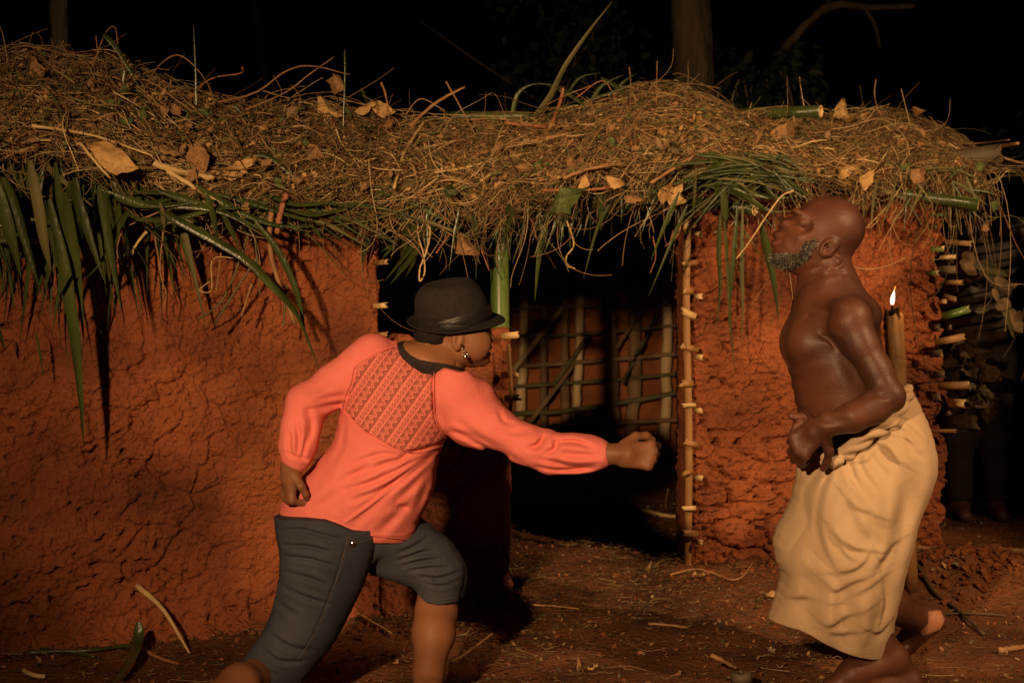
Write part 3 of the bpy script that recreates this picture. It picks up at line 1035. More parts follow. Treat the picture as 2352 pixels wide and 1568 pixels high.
for (x0, x1, y, wd, m_) in ((246, 318, 495, 32, GRN), (220, 290, 632, 26, GRN), (250, 296, 945, 40, DRK), (238, 310, 1090, 44, DRK), (262, 318, 1210, 40, DRK), (246, 330, 300, 22, GRN), (240, 280, 365, 30, DRK), (290, 335, 795, 26, PAL), (240, 300, 1340, 40, DRK)):
    k += 1
    stub(C10(x0, y), C10(x1, y - 4), 5.10, wd * .403, wp, k, m_, -.035)

# roof poles
poles = [((1500, 452), (1735, 482), 5.02, 4.72, .021, 'g'), ((1930, 420), (2247, 472), 5.05, 4.88, .020, 'g'), ((1690, 262), (1886, 256), 5.4, 5.2, .024, 'g'),
         ((1020, 268), (1240, 268), 5.0, 5.05, .02, 'g'), ((2060, 405), (2240, 411), 5.15, 5.0, .022, 'g'), ((1980, 395), (2300, 352), 5.25, 5.05, .036, 'd'),
         ((-100, 492), (900, 488), 3.95, 4.46, .022, 'g'), ((880, 492), (1620, 466), 4.55, 5.02, .022, 'g'),
         ((-40, 540), (95, 548), 3.88, 3.86, .016, 'g')]
for i, (a, b, ya, yb, r, c) in enumerate(poles):
    obj('roof_pole', bamboo_mesh('roof_pole', W(*a, ya), W(*b, yb), r, 2 if i not in (6, 7) else 5, 12, .96, seed=i), [M['palm'], M['cutwood']] if c == 'g' else [M['bamboo_dark'], M['bamboo_tan']], hut, True)

# ------------------------------------------------------------------ thatch
UPX = [-160, 0, 60, 150, 250, 330, 400, 470, 560, 640, 700, 760, 800, 870, 1000, 1100, 1230, 1330, 1400, 1470, 1560, 1640, 1700, 1800, 1880, 1960, 2020, 2080, 2150, 2220, 2300]
UPY = [y + 12 for y in [120, 126, 119, 136, 142, 171, 206, 225, 245, 250, 246, 250, 262, 278, 288, 285, 290, 258, 228, 205, 205, 240, 272, 268, 272, 272, 258, 268, 298, 338, 385]]
LPX = [-160, 0, 100, 200, 330, 450, 560, 700, 850, 1000, 1100, 1250, 1350, 1500, 1600, 1750, 1850, 1960, 2100, 2200, 2300]
LPY = [340, 340, 348, 375, 415, 445, 460, 455, 455, 440, 465, 430, 405, 385, 365, 365, 400, 430, 410, 400, 395]


def thatch(px, v, off=0.):
    px, v = np.asarray(px, float), np.asarray(v, float)
    vv = np.clip(v, 0, 1)
    Yf = yw(px) - .20
    Y = Yf + .5 * vv ** 1.25 - .07 * np.sin(np.pi * vv) - off
    py = np.interp(px, LPX, LPY) * (1 - vv) + np.interp(px, UPX, UPY) * vv
    py = py + np.where(v < 0, -v * 160, 0)
    X = (px - CX) * Y / F; Z = H + (YH - py) * Y / F + off * .35
    return np.stack([X, Y, Z], -1)


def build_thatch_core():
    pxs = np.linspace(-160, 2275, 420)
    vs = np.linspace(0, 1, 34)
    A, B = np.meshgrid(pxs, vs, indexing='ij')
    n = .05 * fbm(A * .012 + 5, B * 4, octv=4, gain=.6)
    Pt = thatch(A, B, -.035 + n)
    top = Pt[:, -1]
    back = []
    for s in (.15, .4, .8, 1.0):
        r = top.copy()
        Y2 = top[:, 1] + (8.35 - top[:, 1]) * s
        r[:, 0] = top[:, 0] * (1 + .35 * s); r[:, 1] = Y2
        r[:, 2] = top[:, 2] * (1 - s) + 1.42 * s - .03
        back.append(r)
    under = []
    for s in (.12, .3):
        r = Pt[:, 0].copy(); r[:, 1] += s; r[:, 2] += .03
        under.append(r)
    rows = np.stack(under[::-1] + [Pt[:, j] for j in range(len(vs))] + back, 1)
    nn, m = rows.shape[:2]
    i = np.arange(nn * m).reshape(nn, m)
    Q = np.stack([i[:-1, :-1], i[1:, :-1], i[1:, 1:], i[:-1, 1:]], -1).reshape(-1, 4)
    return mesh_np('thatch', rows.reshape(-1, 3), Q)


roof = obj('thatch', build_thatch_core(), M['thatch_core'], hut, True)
roof['label'] = 'heap of dry vines, straw and leaves on the roof'
TINTS = np.array([(.24, .145, .062), (.36, .225, .10), (.48, .32, .145), (.13, .078, .036), (.62, .45, .21), (.27, .135, .06), (.17, .165, .06), (.40, .235, .10)])


def vcoord(n):
    return np.clip(rng.beta(1.15, 1.25, n) * 1.02, 0.0, 1.0)


def strands(n, lmin, lmax, rmin, rmax, wob, off, m=9, px=None, v=None, flat=.35, tint=None, droop=0.):
    px = rng.uniform(-150, 2235, n) if px is None else px
    v = vcoord(n) if v is None else v
    ang = rng.normal(0, flat, n) + np.where(rng.random(n) < .5, np.pi, 0)
    ln = rng.uniform(lmin, lmax, n) / .0013                       # in px
    s = np.linspace(0, 1, m)[None]
    curv = rng.normal(0, wob, (n, 1)); c2 = rng.normal(0, wob * .8, (n, 1)); ph = rng.random((n, 1)) * 6.28
    th = ang[:, None] + curv * s * 2 + c2 * np.sin(s * 5 + ph)
    dx = np.cumsum(np.cos(th), 1) / m * ln[:, None]; dy = np.cumsum(np.sin(th), 1) / m * ln[:, None]
    A = px[:, None] + dx
    span = np.interp(px, LPX, LPY) - np.interp(px, UPX, UPY)
    B = v[:, None] - dy / span[:, None] - droop * s ** 2
    B = np.where(B > 1, np.minimum(1 + (B - 1) * .5, 1.16), B)
    off = off * (.55 + 1.1 * np.clip(fbm(px * .012 + 5, v * 4, octv=3) + .45, 0, 1.2))[:, None]
    o = off * (rng.random((n, 1)) * .9 + .1) * (1 + .5 * np.sin(s * 4 + ph)) + .01 * rng.normal(size=(n, 1))
    pts = thatch(A, B, o)
    up = np.clip(B - 1, 0, None)[..., None] * np.array([0, 0, .18])
    pts = pts + up
    rad = rng.uniform(rmin, rmax, (n, 1)) * (1 - .45 * s)
    tt = TINTS[rng.integers(0, len(TINTS), n)] if tint is None else np.tile(tint, (n, 1))
    tt = tt * rng.uniform(.7, 1.25, (n, 1))
    return pts, rad, tt


def joinst(name, lst, parent, mat, sides=3):
    V, Q, T = [], [], []
    base = 0
    for p, r, t in lst:
        me_n = p.shape[0] * p.shape[1] * sides
        me = None
        V.append((p, r, t))
    mes = []
    bm = bmesh.new()
    out = []
    for p, r, t in V:
        me = tubes(name, p, r, sides, t)
        n = len(me.vertices)
        co = np.empty(n * 3, np.float32); me.vertices.foreach_get('co', co)
        q = np.empty(len(me.loops), np.int32); me.loops.foreach_get('vertex_index', q)
        ca = np.empty(n * 4, np.float32); me.color_attributes['tint'].data.foreach_get('color', ca)
        out.append((co.reshape(-1, 3), q.reshape(-1, 4) + base, ca.reshape(-1, 4)[:, :3]))
        base += n
        bpy.data.meshes.remove(me)
    bm.free()
    me = mesh_np(name, np.vstack([o[0] for o in out]), np.vstack([o[1] for o in out]), np.vstack([o[2] for o in out]))
    return obj(name, me, mat, parent, False, 'stuff')


lst = [strands(6500, .03, .14, .0008, .0017, .6, .034, flat=.5),                       # fine straw
       strands(2300, .10, .32, .0009, .0021, .8, .05, flat=.5, m=12),                  # vines
       strands(330, .25, .65, .0012, .0026, .8, .065, m=20, flat=.45),                 # long vines
       strands(1700, .03, .10, .0007, .0015, 1.3, .05, flat=1.2, m=9),                 # curly rootlets
       strands(1700, .04, .20, .0014, .0034, .12, .055, flat=.55, m=5)]                  # stiff broken stalks
px = rng.uniform(500, 1650, 420)
lst.append(strands(420, .07, .24, .0009, .0018, .9, .05, px=px, v=rng.uniform(-.02, .12, 420), droop=.16, m=10, flat=.9))   # tangle along the eave
px = np.concatenate([rng.uniform(1950, 2230, 1400), rng.uniform(1000, 1180, 300)])
lst.append(strands(1700, .03, .12, .0009, .0017, .8, .045, px=px, flat=1.3))
n = 420
px = rng.uniform(-140, 2225, n)
b0 = thatch(px, rng.uniform(.82, 1.0, n), .02)
m = 12
s_ = np.linspace(0, 1, m)[None, :, None]
a_ = rng.uniform(-1, 1, n) * 1.25
dl = np.stack([np.sin(a_), rng.normal(0, .25, n), np.cos(a_) * rng.uniform(.25, 1, n)], 1)
L_ = (rng.gamma(2.2, .045, n) + .02)[:, None, None]
side_ = np.stack([np.cos(a_), 0 * a_, -np.sin(a_)], 1) * rng.normal(0, .55, (n, 1))
pts = b0[:, None] + dl[:, None] * s_ * L_ + side_[:, None] * s_ ** 2 * L_ + np.array([0, 0, -.55]) * s_ ** 2 * L_ * rng.random((n, 1, 1)) + .08 * L_ * np.sin(s_ * 7 + rng.random((n, 1, 1)) * 6) * side_[:, None]
lst.append((pts, rng.uniform(.0008, .0020, (n, 1)) * (1 - .5 * s_[..., 0]), TINTS[rng.integers(0, len(TINTS), n)] * rng.uniform(.6, 1.1, (n, 1))))
joinst('straw', lst, roof, M['straw'])


def chips(n, fn, smin, smax, name, parent, mats, seed):
    """loose crumpled leaves too small to pick apart"""
    r = np.random.default_rng(seed)
    c, nr = fn(n)
    sz = r.uniform(smin, smax, n)
    a = r.normal(size=(n, 3)); a /= np.linalg.norm(a, axis=1, keepdims=True)
    nr = nr + r.normal(size=(n, 3)) * .8; nr /= np.linalg.norm(nr, axis=1, keepdims=True)
    a -= nr * (a * nr).sum(1, keepdims=True); a /= np.linalg.norm(a, axis=1, keepdims=True)
    b = np.cross(nr, a)
    sh = [(-.5, 0, 0), (-.15, .26, .12), (-.15, -.26, .12), (.18, .22, .10), (.18, -.22, .10), (.5, 0, .06), (0, 0, -.03)]
    V = np.stack([c + sz[:, None] * (p[0] * a + p[1] * b + p[2] * nr * r.uniform(.3, 2, (n, 1))) for p in sh], 1).reshape(-1, 3)
    k = np.arange(n)[:, None] * 7
    T = np.array([(0, 6, 1), (0, 2, 6), (1, 6, 3), (2, 4, 6), (3, 6, 5), (6, 4, 5)])
    Q = (k[:, :, None] + T[None]).reshape(-1, 3)
    mi = np.repeat(r.integers(0, len(mats), n), 6)
    return obj(name, mesh_np(name, V, Q, None, mi), mats, parent, False, 'stuff')


def on_thatch(n):
    px = rng.uniform(-140, 2230, n); v = vcoord(n)
    return thatch(px, v, rng.uniform(.0, .05, n)), np.tile(np.array([0, -.8, .5]), (n, 1))


chips(4600, on_thatch, .008, .030, 'leaf_crumbs', roof, [M['dryleaf_brown'], M['dryleaf_brown'], M['greenleaf'], M['dryleaf'], M['twig']], 5)


def rot_from(nrm, roll):
    z = Vector(nrm).normalized()
    q = z.to_track_quat('Z', 'Y')
    return q @ Matrix.Rotation(roll, 3, 'Z').to_quaternion()


leafmeshes = [leaf_mesh('dry_leaf', 1.0, .42 + .1 * (i % 3), .5 + .3 * (i % 4), i) for i in range(8)]


def put_leaf(name, p, size, nrm, roll, mat, parent, i):
    me = leafmeshes[i % 8].copy()
    o = obj(name, me, mat, parent, True)
    o.matrix_parent_inverse = Matrix.Identity(4)
    o.parent = parent
    off = Vector((0, 0, 0))
    o.location = Vector([float(c) for c in p])
    o.scale = (size,) * 3
    o.rotation_mode = 'QUATERNION'
    o.rotation_quaternion = rot_from(nrm, roll)
    return o


def roofleaf(conv, x, y, size, roll, mat, dy=-.04, nrm=(0, -1, .25), i=0):
    px, py = conv(x, y)
    lo_, up_ = np.interp(px, LPX, LPY), np.interp(px, UPX, UPY)
    v = np.clip((lo_ - py) / (lo_ - up_), 0, 1)
    Y = float(thatch(px, v)[1]) + dy
    return put_leaf('dry_leaf', W(px, py, Y), size, nrm, roll, mat, roof, i)


big = [(T0, 1600, 1125, .115, .35, 'dryleaf'), (T0, 770, 1060, .15, -.15, 'dryleaf'), (T0, 2210, 720, .11, -.75, 'dryleaf'), (T0, 2240, 600, .10, -1.3, 'dryleaf_brown'), (T0, 2120, 1010, .07, -.7, 'dryleaf_brown'),
       (T0, 1330, 1080, .10, -1.2, 'twig'), (T0, 1080, 630, .05, .8, 'dryleaf'), (T0, 590, 420, .07, .3, 'dryleaf_brown'), (T0, 1640, 1400, .06, 1.2, 'dryleaf_brown'), (T0, 720, 700, .05, .9, 'greenleaf'),
       (T0, 940, 760, .045, 1.3, 'greenleaf'), (T0, 1250, 820, .05, 1.4, 'greenleaf'), (T0, 1880, 1220, .05, -.7, 'greenleaf'), (T0, 270, 510, .08, .3, 'dryleaf_brown'), (T0, 850, 820, .05, -.4, 'greenleaf'),
       (T1, 160, 770, .06, -1.1, 'greenleaf'), (T1, 280, 720, .08, .3, 'dryleaf'), (T1, 400, 740, .10, .0, 'dryleaf'), (T1, 410, 1040, .07, -.3, 'dryleaf_brown'), (T1, 1600, 1350, .15, .7, 'greenleaf'),
       (T1, 1720, 1220, .06, 1.1, 'dryleaf'), (T1, 830, 1285, .06, .1, 'palm'), (T1, 1330, 1130, .06, -.3, 'dryleaf_brown'), (T1, 1420, 1085, .05, 1, 'greenleaf'), (T1, 2060, 1330, .07, -.3, 'dryleaf_brown'),
       (T1, 1900, 860, .05, 1.2, 'dryleaf_brown'), (T1, 2250, 860, .05, .8, 'dryleaf_brown'), (T1, 2280, 1300, .09, 1.2, 'dryleaf'), (T1, 1940, 1210, .07, -.4, 'dryleaf'),
       (T2, 150, 1240, .12, 1.2, 'dryleaf'), (T2, 1250, 1080, .10, .3, 'dryleaf'), (T2, 1380, 1020, .12, -.1, 'dryleaf_brown'), (T2, 1370, 1130, .10, .7, 'dryleaf'), (T2, 840, 850, .14, 1.2, 'dryleaf_brown'),
       (T2, 1235, 700, .10, -1.3, 'dryleaf'), (T2, 1600, 910, .07, .5, 'dryleaf_brown'), (T2, 1570, 810, .06, .2, 'dryleaf'), (T2, 1700, 1110, .08, 1.2, 'dryleaf_brown'), (T2, 1430, 750, .07, .4, 'dryleaf_brown'),
       (T2, 1690, 690, .06, 0, 'dryleaf_brown'), (T2, 340, 770, .07, -.7, 'dryleaf_brown'), (T2, 150, 930, .06, -.5, 'bamboo_dark'), (T2, 1280, 910, .04, .3, 'dryleaf'), (T2, 1350, 740, .05, .9, 'dryleaf')]
for i, (cv, x, y, s, rl, mt) in enumerate(big):
    roofleaf(cv, x, y, s, rl, M[mt], -.10 if i > 2 else -.12, (rng.normal(0, .25), -1, .2 + rng.normal(0, .2)), i)
for j in range(64):
    px = rng.uniform(0, 2230); v = float(vcoord(1)[0])
    p = thatch(px, v, rng.uniform(.06, .10))
    put_leaf('dry_leaf', p, rng.uniform(.028, .06), (rng.normal(0, .5), -1, rng.normal(.2, .4)), rng.uniform(0, 6), M[random.choice(['dryleaf_brown', 'dryleaf_brown', 'greenleaf', 'stick_dark', 'dryleaf_brown'])], roof, j)


# hand-placed twigs and vines
def rtwig(conv, pts, r0, r1, mat, dy=-.10, n=16, name='twig', ys=None):
    q = []
    for i, p in enumerate(pts):
        px, py = conv(*p)
        lo_, up_ = np.interp(px, LPX, LPY), np.interp(px, UPX, UPY)
        v = (lo_ - py) / (lo_ - up_)
        Y = float(thatch(px, np.clip(v, 0, 1))[1]) + dy
        q.append(W(px, py, Y))
    return obj(name, stick_mesh(name, q, r0, r1, 6, n, .2), M[mat], roof, True)


rtwig(T0, [(960, 600), (1060, 440), (1200, 370), (1365, 525), (1430, 680)], .0022, .0016, 'twig')
rtwig(T0, [(1260, 660), (1400, 530), (1605, 490), (1615, 445)], .0026, .002, 'twig_red')
rtwig(T0, [(1380, 700), (1700, 620), (1900, 480), (2070, 440), (2330, 500)], .0035, .0018, 'twig')
rtwig(T0, [(1620, 740), (1900, 620), (2060, 500), (2230, 380)], .003, .0016, 'twig')
rtwig(T0, [(0, 330), (200, 310), (430, 370), (560, 470)], .0022, .0014, 'twig')
rtwig(T0, [(0, 560), (300, 620), (700, 600), (940, 640)], .004, .002, 'twig')
rtwig(T0, [(210, 840), (600, 900), (1020, 1040)], .005, .003, 'twig_pale')
rtwig(T0, [(1020, 1090), (1240, 1160), (1430, 1190)], .011, .008, 'twig_pale', -.09)
rtwig(T0, [(1120, 1140), (1310, 1260), (1530, 1390)], .007, .006, 'twig_pale', -.09)
rtwig(T0, [(530, 950), (680, 1130), (735, 1190)], .004, .003, 'twig_pale')
rtwig(T0, [(940, 1465), (1180, 1360), (1310, 1260), (1300, 1150)], .0032, .002, 'twig')
rtwig(T0, [(1850, 1560), (1870, 1420), (1910, 1290)], .008, .009, 'twig_red', -.1)
rtwig(T0, [(620, 440), (700, 230), (765, 180), (790, 310), (830, 500)], .0018, .0012, 'twig')
rtwig(T0, [(640, 240), (660, 430), (700, 530)], .0014, .001, 'twig')
rtwig(T1, [(460, 1255), (530, 1020), (665, 800)], .0052, .0046, 'twig_pale')
rtwig(T1, [(730, 1150), (880, 1130), (1100, 1080), (1355, 1025)], .0038, .0055, 'twig_pale', -.08)
rtwig(T1, [(1010, 1030), (1260, 970), (1630, 890)], .006, .007, 'twig')
rtwig(T1, [(1040, 1210), (1105, 1165)], .006, .006, 'twig_pale')
rtwig(T1, [(600, 1000), (860, 945)], .004, .005, 'twig_pale')
rtwig(T1, [(560, 850), (720, 700), (930, 580)], .006, .004, 'twig')
rtwig(T1, [(805, 545), (890, 690), (1000, 900)], .003, .002, 'twig')
rtwig(T1, [(375, 550), (410, 660), (440, 890)], .004, .0024, 'twig')
rtwig(T1, [(1480, 910), (1560, 700), (1590, 590)], .0075, .006, 'twig_red', -.02)
rtwig(T1, [(1200, 820), (1480, 850)], .006, .006, 'twig_red')
rtwig(T1, [(1590, 1190), (1750, 1130), (2000, 1090)], .006, .004, 'twig')
rtwig(T1, [(1450, 1270), (1700, 1270), (1930, 1250)], .004, .005, 'twig_red', -.08)
rtwig(T1, [(1560, 960), (1780, 785)], .003, .003, 'twig')
rtwig(T1, [(2180, 1220), (2335, 1120)], .004, .004, 'twig')
rtwig(T1, [(1680, 650), (1850, 540), (1945, 670)], .0022, .0016, 'twig_red')
rtwig(T1, [(2030, 450), (2040, 600), (2030, 850), (2070, 1080)], .0022, .0016, 'twig')
rtwig(T1, [(1780, 570), (1600, 640), (1480, 700)], .0016, .0012, 'twig')
rtwig(T1, [(770, 980), (780, 1130)], .003, .003, 'twig_pale')
rtwig(T1, [(1300, 770), (1340, 850), (1480, 930)], .0022, .0016, 'twig')
rtwig(T1, [(540, 760), (640, 660), (800, 740)], .0022, .0016, 'twig')
rtwig(T2, [(0, 1150), (240, 1000), (390, 925)], .004, .003, 'twig')
rtwig(T2, [(980, 850), (1260, 890), (1550, 910)], .0032, .0045, 'twig', -.08)
rtwig(T2, [(1880, 910), (2080, 900), (2260, 880)], .004, .002, 'twig')
rtwig(T2, [(2030, 1190), (2220, 1110), (2400, 1105)], .005, .004, 'twig_pale', -.02)
rtwig(T2, [(1700, 1060), (1900, 1060), (2030, 1110)], .005, .005, 'palm_dry', -.1)
rtwig(T2, [(2150, 950), (2220, 990), (2352, 1030)], .005, .003, 'twig')
rtwig(T2, [(2150, 930), (2310, 905)], .011, .006, 'twig')
rtwig(T2, [(1420, 500), (1415, 620), (1480, 800)], .0022, .0014, 'twig')
rtwig(T2, [(1580, 560), (1645, 820)], .0013, .001, 'twig_pale')
rtwig(T2, [(45, 385), (38, 660)], .002, .0014, 'twig')
rtwig(T2, [(120, 660), (200, 530), (440, 555)], .0014, .0012, 'twig')
rtwig(T2, [(1930, 1250), (2065, 1275)], .012, .014, 'bamboo', -.1)
rtwig(T2, [(2100, 1060), (2120, 1180), (2160, 1290)], .0014, .001, 'palm_dry')
rtwig(T2, [(2150, 1300), (2180, 1370), (2110, 1400), (2110, 1460)], .0012, .001, 'palm_dry')
put_leaf('dry_leaf', W(*T2(2165, 1300), 4.95), .06, (0, -1, .2), 1.2, M['greenleaf'], roof, 3)
put_leaf('dry_leaf', W(*T2(2110, 1430), 4.95), .04, (0, -1, .2), 1.4, M['dryleaf_brown'], roof, 5)
put_leaf('dry_leaf', W(*T2(2075, 1055), 4.95), .05, (0, -1, .2), .8, M['greenleaf'], roof, 5)


# dangling vines under the eave
def dangle(conv, pts, r, mat, Y, name='hanging_vine', n=18):
    return obj(name, stick_mesh(name, [W(*conv(*p), Y) for p in pts], r, r * .7, 5, n, .2), M[mat], roof, True)


dangle(C12, [(300, 250), (430, 360), (620, 460), (720, 560), (770, 640)], .0026, 'twig', 4.3)
dangle(C12, [(790, 320), (830, 390), (800, 560), (740, 720), (735, 840), (780, 760), (770, 600), (720, 420), (730, 250)], .003, 'twig_pale', 4.32, n=40)
dangle(C12, [(620, 360), (700, 480), (850, 625)], .0024, 'twig', 4.33)
dangle(C12, [(700, 250), (960, 390), (1100, 480)], .0024, 'twig', 4.35)
dangle(C12, [(885, 590), (950, 490), (1060, 350)], .0034, 'twig_red', 4.4)
put_leaf('dry_leaf', W(*C12(1170, 510), 4.35), .10, (.2, -1, .1), -.9, M['dryleaf_brown'], roof, 2)
dangle(C12, [(2010, 200), (2090, 400), (2115, 520), (2050, 620), (2060, 700), (2128, 725)], .003, 'twig_pale', 4.55, n=30)
dangle(C12, [(1560, 130), (1720, 260), (1785, 465)], .0026, 'twig_red', 4.45)
dangle(C12, [(1300, 500), (1290, 560), (1360, 745)], .0024, 'twig_red', 4.42)
dangle(C12, [(930, 130), (1020, 130), (1000, 260), (900, 315)], .003, 'twig', 4.35)
dangle(C11, [(210, 480), (200, 580), (120, 660), (100, 670)], .0024, 'twig', 4.7)
dangle(C11, [(160, 560), (140, 640), (110, 720)], .0024, 'twig_red', 4.7)
dangle(C11, [(20, 600), (40, 740), (0, 860)], .002, 'twig_red', 4.7)
dangle(C11, [(1000, 285), (900, 340), (700, 630), (600, 760)], .0034, 'twig_pale', 4.62)
dangle(C4, [(1810, 60), (1800, 260), (1830, 460), (1970, 830)], .0085, 'twig', 4.05, 'hanging_stick')
dangle(C4, [(900, 150), (820, 200), (780, 330), (800, 420)], .0022, 'twig', 3.95)
dangle(C4, [(980, 210), (900, 310), (850, 445)], .0046, 'twig_pale', 3.95)
dangle(C4, [(1030, 220), (1060, 420), (1080, 540), (1110, 620), (1090, 740)], .0024, 'twig', 4.0)
dangle(C4, [(1090, 210), (1070, 380), (1070, 480)], .0026, 'twig', 4.0)
dangle(C4, [(1590, 390), (1420, 395), (1410, 600), (1330, 600), (1400, 540)], .0018, 'twig_pale', 4.05, n=30)
dangle(C4, [(1475, 350), (1440, 620)], .003, 'twig', 4.08)
dangle(C4, [(1690, 190), (1720, 430), (1735, 650)], .0028, 'palm_dry', 4.05)
dangle(C4, [(1660, 220), (1500, 640), (1320, 800)], .0036, 'palm_dry', 4.05)
dangle(C4, [(1720, 380), (1560, 620), (1430, 830)], .0042, 'palm_dry', 4.07)
dangle(C4, [(1680, 560), (1610, 780)], .0042, 'twig', 4.1)
dangle(C4, [(1910, 560), (1890, 850)], .004, 'palm_dry', 4.12)
dangle(C4, [(850, 920), (880, 1020), (870, 1080)], .0018, 'twig', 4.18)


# palm leaflets
def palm(conv, pts, wpx, Y0, Y1=None, mat='palm', facing=(0, -1, .25), twist=0., name='palm_leaf', tip=.38, base=.4, fold=.14):
    Y1 = Y0 if Y1 is None else Y1
    q = [W(*conv(*p), Y0 + (Y1 - Y0) * i / (len(pts) - 1)) for i, p in enumerate(pts)]
    me = blade_mesh(name, q, wpx * Y0 / F, 16, fold, facing, twist, tip, base)
    PALMS.append((wpx * sum(np.linalg.norm(np.diff(np.array(q), axis=0), axis=1)), me, mat))


PALMS = []
# left cluster
for pts, w_, ya, yb, mt, tw in [
        ([(20, -150), (80, 0), (170, 280), (275, 625)], 34, 3.66, 3.72, 'palm', .3), ([(200, -260), (250, 0), (300, 300), (340, 470)], 38, 3.66, 3.74, 'palm_dry', .2),
        ([(330, 0), (440, 500), (500, 900), (540, 1300), (558, 1640)], 44, 3.70, 3.84, 'palm', -.2), ([(500, -150), (520, 0), (600, 250), (690, 530)], 36, 3.70, 3.74, 'palm', .2),
        ([(660, -100), (700, 120), (750, 420), (812, 740)], 30, 3.70, 3.76, 'palm', .2), ([(430, -50), (470, 200), (520, 500), (560, 950)], 40, 3.70, 3.82, 'palm', .1),
        ([(-80, -250), (20, 40), (90, 300), (140, 520)], 44, 3.64, 3.7, 'palm', 0), ([(370, -250), (400, 0), (430, 200), (330, 460), (270, 780)], 26, 3.68, 3.8, 'palm', 0),
        ([(560, -100), (500, 150), (420, 450), (345, 920)], 24, 3.72, 3.86, 'palm', .3), ([(860, 70), (780, 200), (700, 380), (560, 540)], 32, 3.78, 3.84, 'palm', 0),
        ([(560, 60), (440, 240), (300, 470), (240, 640)], 18, 3.80, 3.86, 'palm', 0), ([(-40, 160), (100, 140), (330, 120)], 44, 3.76, 3.8, 'palm', 0), ([(-40, 265), (100, 260), (300, 240)], 36, 3.80, 3.84, 'palm', 0),
        ([(470, 480), (400, 610), (380, 640)], 14, 3.7, 3.72, 'palm', 0),
        ([(240, 880), (270, 1040), (290, 1190)], 8, 3.9, 3.93, 'palm', 0), ([(0, 860), (20, 960), (35, 1000)], 10, 3.84, 3.86, 'palm', 0), ([(455, 880), (450, 1050), (460, 1260)], 4, 3.93, 3.95, 'palm_dry', 0),
        ([(1060, 60), (1130, 110), (1600, 370), (1800, 560), (1950, 720), (2020, 850), (2140, 1160)], 30, 3.86, 4.0, 'palm', .5),
        ([(1700, 140), (1850, 330), (1960, 560), (2010, 740), (2045, 950)], 22, 3.98, 4.05, 'palm', .3),
        ([(940, 60), (1200, 40), (1500, 90), (1760, 240)], 34, 3.9, 3.96, 'palm', .1), ([(1060, -60), (1300, 20), (1600, 130), (1830, 240)], 38, 3.92, 4.02, 'palm', 0),
        ([(1300, -100), (1500, 30), (1800, 160), (2100, 180)], 38, 3.98, 4.08, 'palm', .2), ([(700, -60), (900, 20), (1100, 40), (1350, 10)], 40, 3.84, 3.92, 'palm', 0),
        ([(1450, -40), (1700, 30), (1950, 110), (2120, 150)], 26, 4.02, 4.12, 'palm', .1), ([(900, 130), (1150, 130), (1450, 60), (1700, 50)], 28, 3.86, 4.0, 'palm', 0),
        ([(1380, -40), (1420, 100), (1450, 260)], 22, 3.9, 3.95, 'palm', 0), ([(1480, 80), (1540, 200), (1600, 330)], 18, 3.95, 4.0, 'palm', 0), ([(1070, 20), (1090, 120), (1095, 220)], 16, 3.86, 3.9, 'palm_dry', 0),
        ([(1750, -40), (1980, 30), (2200, 20), (2400, 60)], 24, 4.08, 4.2, 'palm', 0), ([(1900, 60), (2100, 100), (2280, 60), (2450, -10)], 20, 4.1, 4.22, 'palm', 0),
        ([(2080, 180), (2120, 220), (2150, 265)], 10, 4.12, 4.14, 'palm', 0)]:
    hz = abs(pts[-1][0] - pts[0][0]) > abs(pts[-1][1] - pts[0][1])
    palm(C4, pts, w_ * (.5 if hz else .68), ya - .03, yb - .02, mt, (rng.normal(0, .3), -1, .25), tw + rng.normal(0, .2), tip=.3 if hz else .5, fold=.10)
# narrow blades filling the left cluster
for j in range(84):
    x = rng.uniform(-60, 420); y = rng.uniform(330, 470)
    dx = rng.normal(35, 55); ln = rng.uniform(120, 360)
    palm(PX, [(x, y), (x + dx * .4, y + ln * .4), (x + dx, y + ln)], rng.uniform(8, 20), yw(x) - rng.uniform(.10, .24), yw(x) - rng.uniform(.05, .12), random.choice(['palm', 'palm', 'palm', 'palm_dry']), (rng.normal(0, .6), -1, .2), rng.normal(0, .5))
for j in range(90):
    x = rng.uniform(260, 900); y = rng.uniform(425, 495)
    ln = rng.uniform(80, 230); a = rng.normal(.25, .28) + (math.pi - .5 if rng.random() < .3 else 0)
    palm(PX, [(x, y), (x + ln * .5 * math.cos(a), y + ln * .4 * math.sin(a)), (x + ln * math.cos(a), y + ln * math.sin(a) + 14)], rng.uniform(5, 13), yw(x) - rng.uniform(.18, .24), yw(x) - .14, random.choice(['palm', 'palm', 'palm', 'palm_dry']), (rng.normal(0, .4), -1, .3), rng.normal(0, .4))
for j in range(60):
    x = rng.uniform(840, 1240); y = rng.uniform(440, 480)
    ln = rng.uniform(50, 150); a = rng.normal(1.9, .45)
    palm(PX, [(x, y), (x + ln * .5 * math.cos(a), y + ln * .5 * math.sin(a) - 6), (x + ln * math.cos(a), y + ln * math.sin(a))], rng.uniform(4, 9), yw(x) - .17 + rng.normal(0, .03), None, random.choice(['palm', 'palm', 'palm_dry']), (rng.normal(0, .5), -1, .3), rng.normal(0, .5))
